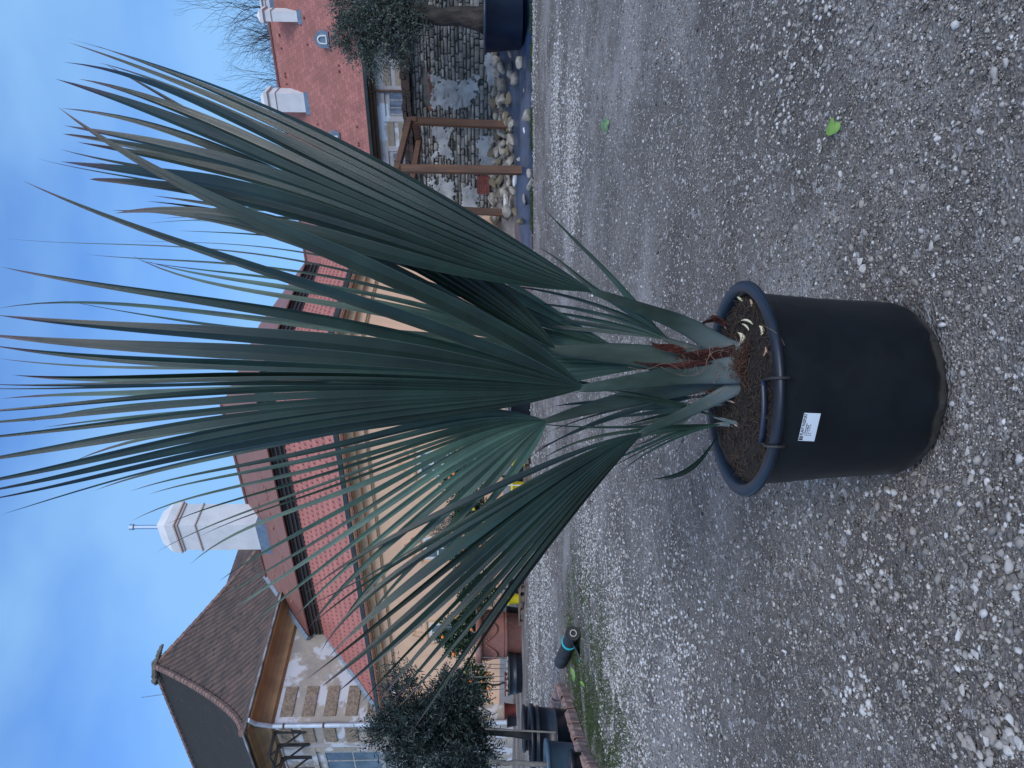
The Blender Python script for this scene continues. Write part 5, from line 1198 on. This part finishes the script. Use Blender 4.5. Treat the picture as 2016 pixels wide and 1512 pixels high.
# --- fan 4: pale, left of centre ---
fan((1078, 828, 1.97), [
 ([(1010, 812), (920, 806), (820, 815), (700, 846), (560, 866), (468, 887), (330, 925), (185, 966)], 2.0, -30),
 ([(1000, 815), (900, 825), (800, 848), (714, 870), (555, 898), (397, 934), (254, 968)], 1.98, 1),
 ([(1000, 822), (900, 845), (800, 875), (675, 909), (516, 944), (397, 976), (302, 1008), (256, 1027)], 1.95, 1),
 ([(1000, 828), (900, 862), (800, 895), (675, 938), (516, 996), (397, 1044), (305, 1089)], 1.93, 1),
 ([(1000, 834), (900, 875), (780, 925), (650, 975), (520, 1025), (430, 1070), (373, 1112)], 1.92, 1),
 ([(1000, 842), (900, 892), (800, 952), (691, 1020), (600, 1078), (508, 1135), (410, 1193)], 1.9, 1),
 ([(1010, 850), (900, 925), (800, 992), (694, 1068), (617, 1130), (552, 1187), (473, 1247)], 1.88, 1),
 ([(1020, 858), (945, 920), (840, 1003), (740, 1090), (680, 1150), (606, 1240)], 1.88, 1),
 ([(1035, 868), (980, 935), (900, 1030), (816, 1108), (772, 1160), (720, 1230)], 1.9, 0),
 ([(1050, 872), (1010, 930), (950, 1000), (880, 1080), (820, 1150)], 1.93, 0)],
 'pale', .30, .42, .026, wfree=1.15, seed=4, bulge=.04, petiole=([(1440, 742, 2.0), (1406, 748, 2.01), (1317, 766, 2.01), (1228, 787, 2.0), (1139, 810, 1.98), (1078, 828, 1.97)], (16, 20, 20, 16, 11, 6)))
# --- fan 5: dark, low left ---
fan((1268, 850, 1.90), [
 ([(1205, 868), (1148, 885), (1014, 944), (900, 1000), (800, 1045), (700, 1100), (600, 1170)], 1.88, -14),
 ([(1190, 882), (1110, 915), (999, 974), (850, 1066), (772, 1101), (705, 1145), (600, 1196)], 1.84, 1),
 ([(1190, 888), (1110, 925), (1000, 990), (850, 1085), (740, 1160), (670, 1225), (629, 1287)], 1.80, 1),
 ([(1195, 892), (1100, 945), (1000, 1025), (860, 1130), (760, 1215), (664, 1290), (600, 1340)], 1.76, 1),
 ([(1200, 895), (1110, 960), (1000, 1065), (900, 1160), (799, 1250), (725, 1311), (662, 1365)], 1.73, 1),
 ([(1205, 898), (1120, 975), (1010, 1090), (900, 1205), (820, 1290), (742, 1389)], 1.72, 1),
 ([(1210, 900), (1130, 985), (1020, 1110), (935, 1215), (877, 1288), (778, 1398)], 1.73, 1),
 ([(1215, 903), (1150, 988), (1040, 1125), (983, 1201), (906, 1332), (862, 1409), (830, 1475)], 1.76, 0)],
 'dark', .52, .44, .036, wfree=1.2, seed=5, bulge=.04, petiole=([(1500, 744, 1.93), (1450, 761, 1.94), (1420, 778, 1.95), (1377, 800, 1.95), (1317, 828, 1.93), (1268, 850, 1.90)], (14, 15, 15, 12, 10, 7)))
# --- fan 6: pale, behind on the right ---
fan((1215, 684, 2.16), [
 ([(1090, 612), (950, 530), (800, 450), (600, 425), (413, 410), (217, 414)], 2.25, 1), ([(1090, 628), (950, 556), (800, 492), (600, 445), (420, 430), (285, 440)], 2.28, 1),
 ([(1090, 642), (900, 560), (700, 492), (500, 462), (344, 454)], 2.3, 1), ([(1080, 655), (900, 590), (700, 538), (500, 498), (300, 482), (150, 478), (7, 469)], 2.3, 1),
 ([(1080, 668), (900, 615), (700, 572), (550, 552), (400, 528), (266, 512)], 2.28, 1), ([(1080, 680), (900, 645), (700, 610), (500, 570), (350, 545), (258, 502)], 2.25, 0)],
 'pale', .42, .30, .026, seed=6, petiole=([(1440, 712, 2.06), (1380, 708, 2.08), (1300, 700, 2.12), (1215, 684, 2.16)], (10, 12, 10, 7)))
# --- fan 7: behind the central fan ---
fan((1290, 722, 2.12), [
 ([(1150, 690), (1000, 672), (850, 668), (700, 652), (500, 622), (357, 606), (119, 599), (-10, 608)], 2.2, 0), ([(1150, 700), (1000, 688), (700, 672), (500, 645), (357, 627), (179, 611), (113, 589)], 2.22, 0),
 ([(1150, 708), (900, 705), (700, 695), (450, 665), (254, 635)], 2.25, 0), ([(1150, 714), (900, 715), (600, 715), (350, 727), (150, 717), (-10, 705)], 2.26, 0), ([(1150, 720), (900, 725), (600, 735), (350, 742), (150, 749), (30, 739)], 2.26, 0),
 ([(1150, 726), (900, 740), (700, 755), (450, 775), (250, 778), (100, 770), (0, 785)], 2.26, 0), ([(1150, 732), (900, 755), (700, 775), (450, 785), (300, 793), (150, 815), (55, 831)], 2.25, 0),
 ([(1150, 738), (900, 770), (700, 790), (450, 800), (250, 826), (83, 842)], 2.24, 0), ([(1150, 745), (900, 785), (700, 815), (500, 828), (350, 850), (145, 908)], 2.2, 0)],
 'pale', .46, .30, .040, seed=7, petiole=([(1440, 725, 2.05), (1370, 722, 2.08), (1290, 722, 2.12)], (9, 10, 8)))
# --- small young fans round the base ---
fan((1318, 671, 2.07), [([(1272, 620), (1220, 560), (1160, 500), (1110, 450), (1065, 403)], 2.05, 0), ([(1272, 628), (1200, 590), (1140, 545), (1090, 505), (1058, 487)], 2.12, 0), ([(1270, 640), (1180, 603), (1100, 578), (1040, 568), (978, 562)], 2.18, 1),
 ([(1265, 652), (1160, 628), (1080, 612), (1015, 606)], 2.2, 1), ([(1260, 660), (1150, 650), (1060, 640), (990, 625)], 2.2, 0)], 'mid', .35, .3, .022, seed=8, bulge=.01, petiole=([(1440, 705, 2.03), (1380, 690, 2.05), (1318, 671, 2.07)], (6, 7, 6)))
fan((1420, 835, 2.02), [([(1330, 838), (1200, 840), (1100, 839), (1042, 832)], 2.06, 0), ([(1340, 845), (1237, 842), (1140, 872), (1065, 905)], 2.08, 0), ([(1340, 850), (1250, 860), (1162, 882), (1085, 908)], 2.06, 0), ([(1350, 848), (1296, 867), (1237, 896), (1150, 925)], 2.0, 1), ([(1355, 852), (1300, 880), (1250, 905), (1215, 935)], 1.97, 0)],
 'mid', .35, .3, .022, seed=9, bulge=.01, petiole=([(1480, 838, 1.97), (1440, 837, 2.0), (1418, 835, 2.02)], (4, 4.5, 4)))
fan((1400, 778, 2.08), [([(1300, 800), (1222, 815), (1150, 845), (1048, 889)], 2.2, 1), ([(1300, 795), (1222, 808), (1118, 855), (1020, 915)], 2.2, 1), ([(1300, 788), (1222, 795), (1150, 790), (1090, 800)], 2.2, 0), ([(1310, 780), (1222, 772), (1150, 752), (1080, 735)], 2.2, 0)],
 'mid', .5, .3, .024, seed=10, bulge=.01, petiole=([(1450, 765, 2.03), (1425, 770, 2.05), (1400, 778, 2.08)], (6, 6, 5)))
fan((1425, 826, 1.97), [([(1380, 812), (1326, 789), (1250, 776), (1180, 765)], 1.93, 1), ([(1380, 816), (1326, 797), (1250, 788), (1170, 772)], 1.93, 0)], 'mid', .6, .4, .018, seed=11, bulge=.0, petiole=([(1480, 837, 1.96), (1440, 831, 1.97), (1425, 826, 1.97)], (3.5, 4, 3.5)))
fan((1380, 800, 2.12), [([(1300, 790), (1220, 800)], 2.25, 2), ([(1300, 810), (1215, 822)], 2.25, 2), ([(1300, 835), (1220, 850)], 2.25, 2), ([(1310, 860), (1240, 885)], 2.2, 0)], 'mid', .5, .3, .02, seed=12, bulge=.0, petiole=([(1440, 790, 2.06), (1410, 795, 2.09), (1380, 800, 2.12)], (5, 5, 4)))
fan((1434, 834, 1.96), [([(1412, 858), (1386, 894), (1350, 926), (1314, 937), (1284, 943)], 1.90, 0), ([(1412, 860), (1386, 899), (1352, 932), (1316, 941), (1286, 944)], 1.91, 0)], 'dark', .75, .5, .02, seed=13, bulge=.0)
# old sheaths, fibres and the hairy heart
M['sheath'] = mat('red_brown_dry_sheath', (.095, .022, .016), (.045, .014, .012), 12, .7, .8, 25, stretch=(2, 2, .5), bdist=.01)
def scrap(pts, ws, mt='sheath', name='dry_sheath', Y=1.96, seed=0):
    c, L_ = catmull([(*at(p[0], p[1], Y if len(p) < 3 else p[2]), w) for p, w in zip(pts, ws)], 16); m = MB(); n = 6; V = []
    for k in range(16):
        w = c[k, 3]/FPX*c[k, 1]
        for q in range(n+1):
            f = (q/n-.5)*2; V.append(c[k, :3]+np.array([w*f*(1+.3*noise.noise(Vector((k*.7, q, seed)))), -.010*(1-f*f)+.007*noise.noise(Vector((k*.9, q*1.3, seed+5))), w*.12*noise.noise(Vector((k, q*2., seed)))]))
    m.add(V, [(k*(n+1)+q, k*(n+1)+q+1, (k+1)*(n+1)+q+1, (k+1)*(n+1)+q) for k in range(15) for q in range(n)])
    o = m.build(name, M[mt], palm, smooth=True); md = o.modifiers.new('s', 'SOLIDIFY'); md.thickness = .002; return o
def shred(pts, wid, n, Y, seed):
    """a bundle of narrow torn strips of old sheath"""
    q = random.Random(seed); m = MB()
    for k in range(n):
        a = q.uniform(0, .35); b = q.uniform(.6, 1.0); off = q.uniform(-1, 1)*wid; c, _ = catmull([at(p[0], p[1], Y) for p in pts], 30); lo, hi = int(a*29), int(b*29)
        P = c[lo:hi+1]; L_ = len(P); w = q.uniform(.0012, .0042); V = []; ph = q.uniform(0, 6)
        for t in range(L_):
            f = t/(L_-1); o_ = off/FPX*Y*(1-.5*f); ww = w*(1-f)**.5*(.7+.3*math.sin(f*9+ph)); cx_ = P[t]+np.array([o_+.0025*math.sin(f*7+ph), -.004-.006*(1-(off/wid)**2)+.003*math.sin(f*11+ph), 0])
            V += [cx_+[-ww, .001, 0], cx_+[0, -.0008, 0], cx_+[ww, .001, 0]]
        m.add(V, [(t*3+u_, t*3+u_+1, t*3+u_+4, t*3+u_+3) for t in range(L_-1) for u_ in (0, 1)])
    m.build('dry_sheath', M['sheath'], palm)
shred([(1446, 692), (1400, 698), (1350, 703), (1318, 708)], 12, 46, 1.93, 1); shred([(1350, 692), (1320, 685), (1295, 681), (1274, 673)], 9, 30, 1.985, 2)
shred([(1400, 712), (1360, 716), (1330, 722), (1285, 720), (1236, 711)], 6, 26, 1.925, 3); shred([(1432, 642), (1410, 630), (1392, 632), (1370, 648)], 7, 20, 2.03, 4)
shred([(1442, 746), (1410, 742), (1380, 746)], 7, 18, 1.945, 5); shred([(1440, 765), (1400, 772), (1372, 770)], 5, 12, 1.98, 6)
fb = MB(); r = random.Random(8); c0 = at(1463, 716, 1.885)
for i in range(620):
    a = r.uniform(0, 6.28); el = r.uniform(-.35, 1.2); d = np.array([math.cos(a)*math.cos(el), -abs(math.sin(a))*math.cos(el)*.8-.1, math.sin(el)*.9]); L_ = r.uniform(.008, .032)
    p0 = c0+np.array([r.gauss(0, .022), r.gauss(0, .010), r.gauss(0, .013)]); fb.tube([p0, p0+d*L_*.5+[0, 0, .003], p0+d*L_+[r.gauss(0, .004), 0, -.004]], .0007, 3, cap=False)
fb.add(I2[0]*np.array([.030, .02, .022])+c0+[0, .012, -.006], I2[1])
fb.build('fibre_tuft', mat('rust_brown_fibres', (.085, .040, .025), (.035, .018, .013), 50, .95), palm)
fb = MB()
for pts in ([(1455, 700), (1430, 692), (1410, 690), (1395, 703), (1385, 728), (1360, 740), (1330, 736), (1300, 722)], [(1420, 720), (1400, 700), (1398, 680), (1402, 668)], [(1340, 728), (1310, 715), (1270, 728), (1235, 722)], [(1500, 640), (1520, 650), (1535, 662), (1545, 680)], [(1400, 800), (1370, 775), (1352, 800)], [(1430, 760), (1408, 778), (1385, 770), (1360, 790)]):
    fb.tube(catmull([at(x, y, 1.90 if x < 1480 else 1.70) for x, y in pts], 24)[0], .0008, 4, cap=False)
for i in range(60):
    x, y = r.uniform(1340, 1460), r.uniform(680, 745); p0 = at(x, y, 1.915); pts = [p0]
    d = np.array([r.gauss(0, 1), -.3, r.gauss(0, 1)]); d /= np.linalg.norm(d); L_ = r.uniform(.01, .035)
    for k in range(5): pts.append(pts[-1]+d*L_/5); d = d+np.array([r.gauss(0, .4), r.gauss(0, .1), r.gauss(0, .4)]); d /= np.linalg.norm(d)
    fb.tube(pts, .0005, 3, cap=False)
fb.build('loose_fibres', mat('pale_brown_fibre', (.20, .14, .10), (.10, .07, .05), 40, .9), palm)
